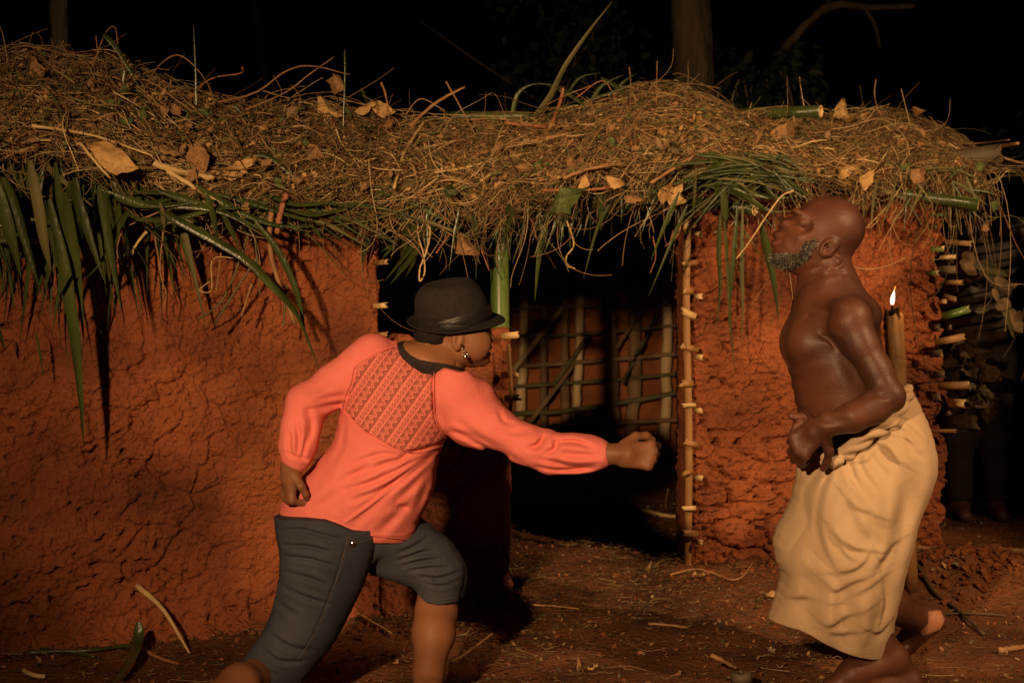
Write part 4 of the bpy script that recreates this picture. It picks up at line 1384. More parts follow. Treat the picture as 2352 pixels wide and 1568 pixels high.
# left side of the opening: leaflets splayed down to the left
for (x, y, x1, y1, w_) in [(240, 180, 225, 690, 30), (600, 250, 560, 760, 28), (700, 220, 680, 620, 20), (830, 200, 760, 640, 22), (880, 100, 840, 320, 26), (1220, 260, 1240, 820, 24), (740, 300, 400, 620, 16), (760, 380, 380, 580, 15), (700, 480, 420, 840, 14),
                           (740, 520, 470, 870, 14), (640, 400, 400, 560, 12), (690, 600, 610, 800, 10), (560, 440, 390, 650, 12), (800, 300, 520, 780, 14), (1540, 150, 1500, 450, 20)]:
    palm(C12, [(x, y), ((x + x1) / 2 + 25, (y + y1) / 2 - 20), (x1, y1)], w_, 4.33, 4.40, 'palm', (rng.normal(0, .3), -1, .2), rng.normal(0, .5))
# fan over the doorway
for j in range(110):
    x = rng.uniform(1200, 1620); y = np.interp(x, [1200, 1600], [455, 395]) + rng.normal(0, 14)
    ln = rng.uniform(50, 150); a = rng.normal(2.15, .35)
    palm(PX, [(x, y), (x + ln * .5 * math.cos(a), y + ln * .5 * math.sin(a) - 6), (x + ln * math.cos(a), y + ln * math.sin(a))], rng.uniform(6, 12), yw(x) - .16 + rng.normal(0, .03), None, random.choice(['palm', 'palm', 'palm_dry']), (rng.normal(0, .5), -1, .3), rng.normal(0, .5))
for pts, w_ in [([(1370, 420), (1378, 470), (1380, 530)], 20), ([(1262, 470), (1240, 570), (1228, 690)], 17), ([(1400, 470), (1370, 530), (1340, 640)], 9), ([(1560, 440), (1525, 520), (1495, 600)], 11), ([(1580, 470), (1540, 560), (1490, 680)], 8)]:
    palm(PX, pts, w_, 4.55, 4.6, 'palm', (.2, -1, .2), .3)
# right fan
for pts, w_, mt in [([(400, 30), (520, 80), (620, 60)], 26, 'palm'), ([(520, 90), (400, 170), (320, 240)], 24, 'palm'), ([(740, 120), (560, 140), (380, 210)], 26, 'palm'), ([(700, 170), (850, 190), (1020, 260), (1100, 330)], 22, 'palm'),
                    ([(480, 240), (470, 330), (450, 420)], 16, 'palm'), ([(520, 230), (700, 300), (860, 330), (1000, 330)], 18, 'palm'), ([(540, 250), (680, 330), (820, 420), (960, 430)], 14, 'palm'),
                    ([(710, 0), (705, 80), (712, 190)], 6, 'palm'), ([(320, 125), (310, 300), (298, 480)], 8, 'palm_dry'), ([(510, 260), (520, 480), (530, 600)], 20, 'palm'), ([(490, 450), (480, 700), (490, 960), (465, 1250)], 11, 'palm'),
                    ([(610, 390), (580, 760), (560, 1000), (545, 1280)], 11, 'palm'), ([(645, 390), (640, 800), (645, 1100), (640, 1350)], 10, 'palm_dry'), ([(520, 500), (540, 800), (560, 1200), (595, 1560)], 8, 'palm'),
                    ([(770, 500), (820, 700), (870, 950), (897, 1190)], 19, 'palm'), ([(560, 440), (680, 600), (830, 830)], 6, 'palm_dry'), ([(1220, 500), (1230, 700), (1240, 900)], 7, 'palm_dry')]:
    palm(C11, pts, w_, 4.66, 4.72, mt, (rng.normal(0, .3), -1, .2), rng.normal(0, .3))
for j in range(110):
    x, y = rng.uniform(1590, 1780), rng.uniform(350, 430)
    ln = rng.uniform(70, 180); a = rng.normal(.32, .24)
    if rng.random() < .3:
        a = math.pi - rng.normal(.5, .25)
    palm(PX, [(x, y), (x + ln * .5 * math.cos(a), y + ln * .5 * math.sin(a) - 8), (x + ln * math.cos(a), y + ln * math.sin(a))], rng.uniform(4, 10), 4.70 + rng.normal(0, .03), None, random.choice(['palm', 'palm', 'palm_dry']), (rng.normal(0, .4), -1, .5), rng.normal(0, .5))
for j in range(26):
    x = rng.uniform(1930, 2230); y = rng.uniform(400, 460)
    ln = rng.uniform(40, 110); a = rng.normal(1.0, .7)
    palm(PX, [(x, y), (x + ln * .5 * math.cos(a), y + ln * .5 * math.sin(a) - 4), (x + ln * math.cos(a), y + ln * math.sin(a))], rng.uniform(4, 9), 4.92, None, random.choice(['palm', 'palm_dry']), (rng.normal(0, .4), -1, .4), 0)
palm(T2, [(1430, 1130), (1400, 1300), (1390, 1470)], 7, 4.85, 4.9, 'palm_dry'); palm(T2, [(1720, 1170), (1660, 1290), (1610, 1410)], 6, 4.85, 4.9, 'palm_dry'); palm(T2, [(1550, 1130), (1510, 1270), (1450, 1440)], 6, 4.85, 4.9, 'palm_dry')
# spikes standing out of the roof
palm(T1, [(1300, 930), (1390, 790), (1500, 640), (1600, 440), (1760, 210), (1915, 15)], 17, 5.05, 4.9, 'palm_dry', (1, -1, .2), .3, tip=.35)
for pts, w_ in [([(1235, 880), (1250, 750), (1290, 620), (1400, 560), (1600, 580)], 10), ([(1480, 560), (1640, 640), (1800, 770)], 14), ([(1760, 700), (1850, 570), (1990, 500)], 9), ([(1840, 520), (1960, 590), (2010, 640)], 12), ([(1620, 620), (1700, 520), (1840, 485)], 6),
                ([(1900, 640), (2000, 540), (2080, 490)], 7), ([(240, 590), (265, 650), (290, 700)], 10), ([(130, 330), (135, 480), (128, 640)], 5), ([(1700, 690), (1900, 620), (2100, 540)], 7)]:
    palm(T1, pts, w_, 5.05, 5.0, 'palm', (.3, -1, .4), .3)
for pts, w_ in [([(690, 230), (780, 330), (930, 580)], 14), ([(1310, 700), (1305, 480), (1290, 160)], 6), ([(2290, 840), (2300, 560), (2300, 340)], 5), ([(1560, 690), (1590, 730), (1620, 770)], 6), ([(830, 470), (825, 540), (840, 600)], 8), ([(1700, 1030), (1800, 1050), (1960, 1180), (2100, 1350)], 12)]:
    palm(T0, pts, w_, 4.15, 4.15, 'palm', (.3, -1, .4), .2)


PALMS.sort(key=lambda t: -t[0])
for a_, me, mt in PALMS[:280]:
    obj('palm_leaf', me, M[mt], roof, False)
bmf = bmesh.new()
for a_, me, mt in PALMS[280:]:
    for p in me.polygons:
        p.material_index = 1 if mt == 'palm_dry' else 0
    bmf.from_mesh(me)
    bpy.data.meshes.remove(me)
mef = bpy.data.meshes.new('palm_fringe')
bmf.to_mesh(mef); bmf.free()
obj('palm_fringe', mef, [M['palm'], M['palm_dry']], roof, False, 'stuff')


# ================================================================== GROUND LITTER
def on_ground(n, x0=-1.7, x1=2.6, y0=3.2, y1=6.6, dens=None):
    r = rng
    x = r.uniform(x0, x1, n); y = r.uniform(y0, y1, n)
    return np.stack([x, y, ground_z(x, y) + .004], -1), np.tile(np.array([0, 0, 1.]), (n, 1))


def ground_strands(n, lmin, lmax, rmin, rmax, m=6, clump=True):
    x = rng.uniform(-1.7, 2.6, n * 3); y = rng.uniform(3.1, 6.6, n * 3)
    if clump:
        w = fbm(x * 2.2 + 30, y * 2.2, octv=3)
        wl = -np.abs(y - np.interp(x, [-1.5, .02, .64, 1.6], [4.05, 4.55, 4.9, 5.1])) * 1.2
        keep = np.argsort(-(w + .9 * np.exp(wl * 3) + rng.normal(0, .45, len(x))))[:n]
        x, y = x[keep], y[keep]
    else:
        x, y = x[:n], y[:n]
    a = rng.uniform(0, 6.28, n); ln = rng.uniform(lmin, lmax, n)
    s = np.linspace(0, 1, m)[None]
    th = a[:, None] + rng.normal(0, .7, (n, 1)) * s + rng.normal(0, .3, (n, 1)) * np.sin(s * 5)
    X = x[:, None] + np.cumsum(np.cos(th), 1) / m * ln[:, None]
    Y = y[:, None] + np.cumsum(np.sin(th), 1) / m * ln[:, None]
    Z = ground_z(X, Y) + .003 + rng.random((n, 1)) * .012 * (1 + .5 * np.sin(s * 4 + a[:, None]))
    tt = TINTS[rng.integers(0, len(TINTS), n)] * rng.uniform(.2, .75, (n, 1))
    return np.stack([X, Y, Z], -1), rng.uniform(rmin, rmax, (n, 1)) * (1 - .3 * s), tt


lit = joinst('straw_litter', [ground_strands(13000, .010, .045, .0006, .0015), ground_strands(600, .05, .18, .0009, .0020, 9), ground_strands(4200, .008, .035, .0006, .0015, clump=False)], None, M['straw'])
tag(lit, 'scattered dry straw and stalk litter over the red ground', 'litter')
lc = chips(7500, lambda n: on_ground(n), .005, .022, 'leaf_litter', None, [M['soil_clod'], M['dryleaf_brown'], M['soil_clod'], M['bamboo_dark'], M['twig_red'], M['stick_dark']], 8)
tag(lc, 'small crushed leaves and chips strewn over the red ground', 'litter')


def clods(n, cx, cy, sx, sy, smin, smax, seed, name):
    r = np.random.default_rng(seed)
    bm = bmesh.new()
    for i in range(n):
        x, y = cx + r.normal() * sx, cy + r.normal() * sy
        s = r.uniform(smin, smax)
        g = bmesh.ops.create_icosphere(bm, subdivisions=1, radius=s)
        z = float(ground_z(x, y))
        for v in g['verts']:
            v.co = Vector(v.co) * (1 + r.normal() * .22)
            v.co.z *= .75
            v.co += Vector((x, y, z + s * .3))
    me = bpy.data.meshes.new(name); bm.to_mesh(me); bm.free()
    return obj(name, me, M['soil_clod'], None, False, 'stuff')


c1 = clods(420, 1.58, 4.92, .15, .15, .004, .020, 1, 'mud_rubble'); tag(c1, 'crumbled red mud clods heaped at the right end of the pier', 'rubble')
c2 = clods(200, 1.0, 4.90, .28, .05, .004, .014, 2, 'mud_rubble'); tag(c2, 'small mud crumbs along the foot of the mud pier', 'rubble')
c3 = clods(160, -.55, 4.25, .5, .07, .004, .012, 3, 'mud_rubble'); tag(c3, 'small mud crumbs along the foot of the long left wall', 'rubble')


def gstick(name, label, cat, conv, pts, r0, r1, mat, lift=.006, n=16, group=None):
    q = []
    for p in pts:
        px, py = conv(*p[:2])
        h = p[2] if len(p) > 2 else 0
        Y = F * (H - lift - h) / (py - YH)
        w = W(px, py, Y)
        w[2] = float(ground_z(w[0], w[1])) + lift + h
        q.append(w)
    return tag(obj(name, stick_mesh(name, q, r0, r1, 7, n, .2), M[mat], None, True), label, cat, group)


gstick('cut_stick', 'pale cut stick lying on the ground just inside the doorway', 'stick', CM, [(1850, 490), (1950, 510), (2060, 525)], .010, .008, 'twig_pale', .012)
gstick('thin_stick', 'thin stalk standing slanted inside the doorway by the pier', 'stick', CM, [(2015, 500, .0), (2000, 440, .06), (2012, 350, .13)], .004, .002, 'twig')
gstick('root', 'pale wavy root along the foot of the mud pier', 'root', C7, [(-30, 930), (130, 915), (260, 930), (360, 955), (430, 945), (490, 900)], .0042, .003, 'twig', .010, 24)
gstick('long_stick', 'thick broken branch on the ground at the right edge', 'stick', C7, [(1930, 745), (2060, 735), (2240, 720)], .016, .012, 'twig', .015)
gstick('pale_stick', 'pale stick with a cut end right of the rubble heap', 'stick', C7, [(1530, 860), (1640, 850), (1890, 820), (2010, 775)], .008, .009, 'twig', .012)
gstick('dark_cane', 'long thin black cane lying behind the man\'s heel', 'cane', C7, [(1530, 940), (1650, 1030), (1800, 1120), (1950, 1240)], .007, .005, 'bamboo_dark', .008)
gstick('straight_stick', 'straight stick on the ground at the lower right edge', 'stick', C7, [(1680, 890), (1900, 880)], .006, .005, 'twig', .01)
gstick('corner_stick', 'long stick in the bottom right corner of the yard', 'stick', C7, [(2050, 1345), (2240, 1310)], .009, .007, 'twig', .01)
gstick('thin_cane', 'thin dark cane to the right of the lifted heel', 'cane', C7, [(1690, 1130), (1900, 1125), (2100, 1140)], .004, .003, 'bamboo_dark', .008)
gstick('leaning_twig', 'twig leaning on a small stump at the bottom', 'twig', C7, [(225, 1375, .05), (300, 1410, .035), (390, 1450, .01)], .006, .005, 'twig', .01)
gstick('fallen_stalk', 'thin straw stalk on the bare ground in front of the doorway', 'stalk', CM, [(1890, 1190), (2000, 1195), (2130, 1212)], .004, .003, 'twig', .008)
gstick('bent_twig', 'dry bent twig between the woman and the doorway', 'twig', CM, [(640, 1420), (760, 1330), (900, 1245)], .005, .003, 'twig', .015)
gstick('green_stalk', 'dark green palm stalk lying along the foot of the left wall', 'palm stalk', CL, [(180, 1390), (330, 1375), (560, 1365), (740, 1335), (870, 1315)], .006, .005, 'palm', .014)
gstick('forked_stalk', 'second palm stalk crossing under the long green one', 'palm stalk', CL, [(260, 1350), (420, 1375), (600, 1400)], .005, .004, 'palm', .010)
gstick('wall_twig', 'slender twig at the wall foot behind the woman\'s rear leg', 'twig', CL, [(890, 1330), (1000, 1370), (1130, 1400)], .006, .004, 'twig_red', .012)
gstick('short_root', 'short pale root in the dark at the bottom left', 'root', CL, [(150, 1510), (200, 1530), (285, 1530)], .006, .006, 'twig_pale', .01)
gstick('ground_twig', 'slender twig across the ground beside the woman\'s front leg', 'twig', CM, [(10, 1110), (110, 1160), (260, 1230)], .006, .004, 'twig_pale', .012)
gstick('doorway_twig', 'twig lying across the dark threshold of the doorway', 'twig', CM, [(1160, 1065), (1300, 1068), (1450, 1085)], .004, .003, 'twig', .01)
# cut cane leaning on the left wall
q = [W(*CL(1200, 1270), 4.02), W(*CL(1030, 1100), 4.06), W(*CL(865, 950), 4.10)]
q[0][2] = float(ground_z(q[0][0], q[0][1])) + .004
tag(obj('leaning_cane', stick_mesh('leaning_cane', q, .0035, .009, 8, 16, .1), M['twig_pale'], None, True), 'cut pale green cane leaning against the left wall', 'cane')
q = [W(*CL(880, 1180), 4.0), W(*CL(875, 1300), 3.97), W(*CL(820, 1440), 3.8), W(*CL(640, 1560), 3.55)]
q[3][2] = float(ground_z(q[3][0], q[3][1])) + .01
tag(obj('fallen_palm_leaf', blade_mesh('fallen_palm_leaf', q, .030, 20, .2, (0, -.6, 1), 0), M['palm'], None, True), 'broad dark green palm leaf on the ground at bottom left', 'leaf')


def gleaf(name, label, conv, x, y, size, roll, mat, i):
    px, py = conv(x, y)
    Y = F * H / (py - YH)
    p = W(px, py, Y); p[2] = float(ground_z(p[0], p[1])) + .01
    o = put_leaf(name, p, size, (0, -.2, 1), roll, M[mat], None, i)
    return tag(o, label, 'leaf')


gleaf('green_leaf', 'small fresh green leaf on the dirt right of the man', C7, 1790, 985, .04, .3, 'palm_dry', 1)
gleaf('dry_leaf', 'orange dry leaf on the dirt behind the man\'s wrap', C7, 1720, 975, .045, .2, 'dryleaf', 2)
gleaf('dry_leaf', 'pale dry leaf at the foot of the mud pier', C7, 150, 965, .05, .3, 'dryleaf', 3)
gleaf('dry_leaf', 'curled dry leaf lying below the hem of the wrap on the left', C7, 590, 1045, .06, -.4, 'dryleaf', 4)
gleaf('dry_leaf', 'small yellow leaf scrap by the man\'s heel', C7, 1575, 1538, .03, 1, 'dryleaf', 5)
gleaf('dry_leaf', 'dry leaf curled at the threshold of the doorway', CM, 1890, 920, .06, 1, 'dryleaf_brown', 6)
gleaf('dry_leaf', 'brown dead leaf in the middle of the bare ground', CM, 1450, 1460, .05, 2, 'dryleaf_brown', 7)
gleaf('dry_leaf', 'pale wood chip leaf near the bottom centre', CM, 1535, 1465, .035, .4, 'dryleaf', 0)
# little stump
bmst = bamboo_mesh('stump', W(*C7(420, 1560), 3.62), W(*C7(418, 1500), 3.62), .028, 0, 12, .92, .2, 4)
tag(obj('stump', bmst, [M['bamboo_dark'], M['bamboo_dark']], None, True), 'short dark cut stump at the bottom of the yard', 'stump')

# ================================================================== TORCH
tb = W(2066, 1352, 4.72); tb[2] = float(ground_z(tb[0], tb[1]))
torch = thing('bamboo_torch', 'lit bamboo torch standing behind the man', 'torch', tb)
tt_ = W(2052, 728, 4.72)
pm_ = bamboo_mesh('bamboo_pole', tb + np.array([.03, 0, -.02]), tt_, .034, 5, 20, .97, .72, 9)
zt_ = max(v.co.z for v in pm_.vertices)
for v in pm_.vertices:
    if v.co.z > zt_ - .012:
        a_ = math.atan2(v.co.y - tt_[1], v.co.x - tt_[0])
        v.co.z += .010 * math.sin(3 * a_ + 1) + .007 * math.sin(7 * a_)
obj('bamboo_pole', pm_, [M['bamboo_torch'], M['bamboo_torch']], torch, True)
fw = Field(tt_ - .06, tt_ + .09, .003)
fw.cone(tt_ + np.array([-.008, 0, -.03]), tt_ + np.array([-.006, 0, .012]), .026, .014, .006)
for i in range(7):
    a = i * 2.4
    fw.cone(tt_ + np.array([.016 * math.cos(a) - .006, .016 * math.sin(a), -.01]), tt_ + np.array([.02 * math.cos(a) - .006, .02 * math.sin(a), .012 + .008 * (i % 3)]), .010, .006, .004)
fw.cone(tt_ + np.array([-.004, 0, .01]), tt_ + np.array([-.004, 0, .042]), .006, .004, .003)
obj('wick', fw.mesh('wick'), M['soot'], torch, True)
rows = []
for t in np.linspace(0, 1, 14):
    r = .0105 * (math.sin(math.pi * min(1, t * 1.15 + .12)) ** .8) * (1 - t * .55) if t < .87 else .0105 * .45 * (1 - t) / .13 * .4
    r = max(r * .8, .0004)
    c = tt_ + np.array([-.004 + .011 * t ** 1.7, 0, .040 + .062 * t])
    ang = np.arange(12) * 2 * np.pi / 12
    rows.append(c + r * np.stack([np.cos(ang), np.sin(ang), 0 * ang], 1))
V = np.vstack(rows)
Q = [(i * 12 + j, i * 12 + (j + 1) % 12, (i + 1) * 12 + (j + 1) % 12, (i + 1) * 12 + j) for i in range(13) for j in range(12)]
obj('flame', mesh_np('flame', V, np.array(Q)), M['flame'], torch, True)
fl = bpy.data.lights.new('flame_light', 'POINT')
fl.energy, fl.color, fl.shadow_soft_size = .45, (1, .55, .2), .02
flo = bpy.data.objects.new('flame_light', fl)
scene.collection.objects.link(flo)
flo.location = Vector([float(v) for v in (tt_ + np.array([.004, -.02, .10]))])
# ================================================================== PEOPLE


def person(name, label, loc):
    return thing('person', label, 'person', loc)


# ------------------------------------------------------------------ the man
MY = 3.70
man = person('person', 'bald bearded man, bare-chested in a tan wrap, stumbling with head thrown back', (0.95, MY, 0))
fm = Field((.60, 3.32, -.06), (1.30, 4.16, 1.30), .0030)
trunk = P(C6, [(330, 200), (300, 330), (258, 440), (234, 510), (230, 575), (244, 640), (272, 700), (292, 770), (308, 860), (325, 950), (345, 1040), (380, 1130), (425, 1230), (480, 1340), (560, 1480), (700, 1620), (900, 1700),
              (1080, 1620), (1130, 1420), (1090, 1200), (1020, 1020), (960, 880), (925, 740), (905, 600), (885, 480), (850, 370), (800, 260), (740, 170), (660, 100), (560, 60), (430, 100)])
fm.inflate(trunk, MY, 1.28, .02, smooth=90)
fm.ell(W(*C6(700, 400), MY), (.075, .165, .055), .05, rot=.5)                                   # shoulder girdle
fm.ell(W(*C6(360, 560), MY - .055), (.040, .06, .055), .06)                                   # breast
fm.ell(W(*C6(360, 560), MY + .055), (.040, .06, .055), .06)
fm.cone(W(*C6(560, 230), MY), W(*C5(1030, 860), MY), .076, .066, .04)
fm.cone(W(*C5(1180, 1050), MY - .02), W(*C6(740, 310), MY - .09), .036, .034, .05)                        # neck
fm.cone(W(*C6(520, 330), MY - .06), W(*C5(1180, 930), MY - .055), .018, .014, .03)           # neck tendon
fm.cone(W(*C6(400, 300), MY - .02), W(*C6(640, 300), MY - .15), .012, .012, .03)             # collar bone
head = P(C5, [(1310, 1010), (1385, 950), (1430, 850), (1500, 730), (1565, 590), (1580, 480), (1540, 380), (1440, 275), (1300, 192), (1180, 157), (1050, 152), (930, 176), (830, 232), (765, 290), (715, 345), (680, 366),
              (620, 380), (560, 398), (522, 430), (508, 460), (528, 488), (552, 508), (545, 530), (505, 540), (470, 565), (452, 600), (462, 632), (448, 670), (436, 712), (446, 748), (440, 800), (428, 860), (440, 930), (500, 985),
              (580, 1025), (700, 1080), (900, 1150), (1150, 1120)])
fm.inflate(head, MY, 1.03, .012, cell=.004)
fm.ell(W(*C5(1180, 480), MY), (.086, .078, .076), .02, rot=-.35)                            # skull breadth
fs = MY - .066
fm.ell(W(*C5(850, 610), fs + .012), (.026, .016, .020), .02, rot=.7)                        # cheekbone
fm.ell(W(*C5(800, 335), fs + .028), (.026, .016, .009), .02, rot=-.5)                      # brow
fm.ell(W(*C5(835, 470), fs - .002), (.020, .020, .015), .014, 'cut', rot=-.4)               # eye socket
fm.ell(W(*C5(838, 448), fs + .021), (.018, .017, .0135), .005, rot=-.35)                    # closed lid
fm.cone(W(*C5(775, 432), fs + .004), W(*C5(862, 470), fs + .003), .0022, .0018, .002, 'cut')
fm.ell(W(*C5(618, 462), MY - .020), (.015, .014, .013), .008)                               # nostril wing
fm.ell(W(*C5(618, 462), MY + .020), (.015, .014, .013), .008)
fm.ell(W(*C5(566, 472), MY - .016), (.008, .007, .004), .003, 'cut', rot=-.3)
fm.cone(W(*C5(690, 500), MY - .035), W(*C5(620, 680), MY - .032), .003, .003, .008, 'cut')   # cheek fold
fm.ell(W(*C5(500, 600), MY), (.013, .026, .008), .008, rot=-.5)                             # lips
fm.ell(W(*C5(478, 700), MY), (.014, .025, .009), .008, rot=.1)
fm.cone(W(*C5(455, 640), MY), W(*C5(560, 668), MY - .024), .0065, .003, .004, 'cut')
fm.cone(W(*C5(455, 640), MY), W(*C5(560, 668), MY + .024), .0065, .003, .004, 'cut')
ey = MY - .080
fm.ell(W(*C5(1150, 752), ey), (.033, .011, .022), .006, rot=.68, rotz=.25)                   # ear
fm.ell(W(*C5(1150, 745), ey - .011), (.020, .008, .011), .003, 'cut', rot=.68)
fm.ell(W(*C5(1180, 725), ey - .003), (.012, .005, .0035), .003, rot=.68)
fm.ell(W(*C5(1105, 740), ey - .004), (.008, .008, .006), .003, 'cut')
# arms
sh, el, wr = W(*C6(700, 400), MY - .17), W(*C6(965, 925), MY - .22), W(*C6(545, 1135), MY - .215)
fm.ell(sh, (.046, .044, .060), .04, rot=-.3)
fm.chain([(sh, .047), (W(*C6(770, 570), MY - .18), .044), (W(*C6(870, 740), MY - .195), .040), (el, .036)], .018)
fm.ell(W(*C6(1005, 945), MY - .22), (.026, .026, .032), .016)
fm.chain([(el, .035), (W(*C6(860, 1008), MY - .225), .040), (W(*C6(720, 1075), MY - .23), .036), (wr, .027)], .016)
fm.cone(W(*C6(520, 520), MY - .165), W(*C6(600, 640), MY - .175), .006, .006, .018, 'cut')                   # armpit hollow
sr = W(*C6(640, 400), MY + .17); er = W(*C6(760, 900), MY + .21); wr2 = W(*C6(520, 1090), MY + .02)
fm.chain([(sr, .06), (er, .042)], .03); fm.chain([(er, .042), (wr2, .029)], .02)
# near hand folded down against the belly, far hand with open fingers beyond it
hand(fm, W(*C6(520, 1120), MY - .205), (-.75, .25, -.75), (-.35, -.85, .15), -1, [(.85, .8, .4), (.9, .85, .4), (.95, .85, .4), (1.0, .9, .4)], [((.5, .9, -.3), .035), ((.8, .5, -.5), .030), ((1, .2, -.4), .022)], 1.02, wr=.029)
hb = W(*C9(640, 420), MY - .10)
fm.ell(W(*C9(620, 480), MY - .10), (.030, .02, .034), .012)
fm.chain([(W(*C9(600, 340), MY - .11), .012), (W(*C9(480, 355), MY - .12), .0105), (W(*C9(330, 335), MY - .12), .0085)], .004)
for pts, r in [([(520, 500), (430, 560), (385, 700), (350, 860)], .0105), ([(600, 560), (545, 680), (530, 850), (560, 1020)], .0108), ([(660, 620), (645, 780), (655, 960), (640, 1090)], .0098), ([(730, 720), (745, 850), (790, 960), (810, 1040)], .0088)]:
    for j in range(3):
        fm.cone(W(*C9(*pts[j]), MY - .125), W(*C9(*pts[j + 1]), MY - .125), r * (1 - .06 * j), r * (1 - .06 * (j + 1)), .003)
# legs
hipn, kneen, ankn = W(2020, 1110, MY - .05), W(1910, 1290, MY - .06), W(2052, 1512, MY - .06)
fm.chain([(hipn, .06), (kneen, .048)], .02); fm.chain([(kneen, .048), (W(1960, 1385, MY - .09), .050), (ankn, .034)], .02)
fz = float(ground_z(ankn[0], MY - .06))
heel = np.array([ankn[0] + .045, MY - .06, fz + .030]); toe = np.array([ankn[0] - .165, MY - .075, fz + .018])
fm.chain([(ankn, .034), (heel, .030)], .02); fm.chain([(ankn, .034), ((ankn * .35 + toe * .65) + np.array([0, 0, .012]), .032), (toe, .020)], .02, fy=.85)
fm.cone(heel, toe, .028, .020, .015, fy=.8)
for j in range(5):
    t0 = toe + np.array([.01 + .008 * j, -.034 + .017 * j, .0]); fm.cone(t0, t0 + np.array([-.032 + .004 * j, 0, -.006]), .0105 - .0008 * j, .008, .004)
hipf, kneef = W(2060, 1110, MY + .09), W(1990, 1360, MY + .16)
ankf = W(*C8(1560, 560), 3.98)
fm.chain([(hipf, .06), (kneef, .05)], .02); fm.chain([(kneef, .055), ((kneef * .6 + ankf * .4), .054), (ankf, .036)], .02)
heel2 = W(*C8(1690, 560), 3.98); ball = W(*C8(1400, 870), 4.0); ball[2] = max(ball[2], float(ground_z(ball[0], ball[1])) + .03)
fm.cone(ankf, heel2, .034, .031, .02); fm.cone(heel2, ball, .031, .026, .02); fm.cone(ankf, ball, .032, .022, .03)
t1 = ball + np.array([-.055, 0, -.008])
for j in range(5):
    b_ = ball + np.array([-.005, -.03 + .015 * j, 0]); fm.cone(b_, b_ + np.array([-.05 + .005 * j, 0, -.012]), .012, .008, .006)
MC = [(C5, [(1240, 1010), (1330, 985), (1410, 920)], 6, 6), (C5, [(1190, 1075), (1290, 1062), (1360, 1090)], 6, 6), (C5, [(1270, 770), (1300, 840), (1400, 890)], 7, 5), (C5, [(1190, 900), (1010, 1150), (870, 1320)], 12, 4), (C5, [(940, 1160), (1080, 1110), (1220, 1070)], 6, 3), (C5, [(900, 1050), (1050, 1010), (1150, 1000)], 6, 3),
      (C5, [(900, 385), (935, 465), (900, 535)], 6, 4), (C5, [(760, 540), (840, 560), (900, 530)], 5, 3), (C5, [(690, 500), (650, 600), (610, 700)], 6, 4), (C5, [(760, 420), (820, 445), (865, 468)], 2.5, 3), (C5, [(700, 360), (760, 420), (770, 480)], 8, 5), (C5, [(600, 1030), (780, 1060), (900, 1030)], 10, 4),
      (C6, [(480, 505), (540, 530), (590, 590)], 7, 8), (C6, [(470, 250), (445, 350), (480, 480)], 14, 6), (C6, [(600, 620), (680, 750), (745, 880)], 12, 5), (C6, [(270, 690), (400, 690), (540, 640)], 16, 5), (C6, [(330, 1020), (450, 1065), (580, 1060)], 8, 5), (C6, [(350, 900), (480, 920), (620, 900)], 14, 3),
      (C6, [(760, 880), (820, 900), (880, 890)], 6, 4), (C6, [(700, 480), (760, 620), (840, 760)], 16, -4), (C6, [(340, 800), (450, 790), (600, 730)], 12, 3), (C6, [(600, 1090), (720, 1130), (860, 1120)], 14, 4), (C6, [(380, 260), (500, 290), (640, 280)], 9, -5), (C6, [(400, 300), (500, 340), (600, 350)], 12, 5)]
fm.creases([(c, p, w * 1.15, a * (.5 if c is C6 and w > 9 else .7)) for c, p, w, a in MC], MY - .12, MY - .01)
fm.ripple(.0009, 26)
body_m = obj('body', fm.mesh('body', 2), M['skin_m'], man, True)
# grey beard: short curled hairs rooted on the jaw
bp_poly = P(C5, [(425, 830), (520, 812), (640, 815), (770, 815), (800, 730), (880, 645), (985, 625), (1015, 690), (965, 770), (910, 885), (800, 955), (680, 1015), (560, 1010), (450, 965), (418, 900)])
ms_poly = P(C5, [(535, 515), (600, 530), (600, 600), (560, 600), (535, 560)])
me_, (cc, nn) = face_patch('beard_root', fm.V, fm.Q, [bp_poly], .0005, False, lambda c: c[:, 1] < MY + .05)
bpy.data.meshes.remove(me_)
sel = rng.integers(0, len(cc), 9000)
px_ = CX + cc[sel, 0] * F / cc[sel, 1]; py_ = YH - (cc[sel, 2] - H) * F / cc[sel, 1]
edge_ = -psdf([tuple(p) for p in bp_poly], px_, py_)
sel = sel[rng.random(len(sel)) < np.clip(edge_ / 9., .06, 1)]
n_ = len(sel)
s_ = np.linspace(0, 1, 5)[None, :, None]
dr = nn[sel] + rng.normal(0, .7, (n_, 3)) + np.array([-.2, 0, -.6]); dr /= np.linalg.norm(dr, axis=1, keepdims=True)
cu = rng.normal(0, 1, (n_, 3)); ln_ = rng.uniform(.003, .008, (n_, 1, 1))
pts_ = cc[sel][:, None] + rng.normal(0, .0016, (n_, 1, 3)) + dr[:, None] * s_ * ln_ + cu[:, None] * (s_ ** 2) * ln_ * .45
g_ = np.where(rng.random((n_, 1)) < .45, rng.uniform(.16, .40, (n_, 1)), rng.uniform(.015, .05, (n_, 1))) * np.array([[1, .86, .68]])
obj('beard', tubes('beard', pts_, (.0007 * (1 - .4 * s_[..., 0])), 3, g_), M['beard'], body_m)['kind'] = 'stuff'
# light soles and palms
me2, _ = face_patch('heel_pad', fm.V, fm.Q, [P(C8, [(1640, 480), (1760, 470), (1800, 560), (1760, 660), (1580, 720), (1560, 680), (1640, 600)])], .0006)
obj('heel_pad', me2, M['pale_skin'], body_m, True)
me2, _ = face_patch('lips', fm.V, fm.Q, [P(C5, [(455, 690), (470, 668), (545, 655), (560, 672), (520, 712), (450, 726)])], .0006)
obj('lips', me2, M['lip'], body_m, True)

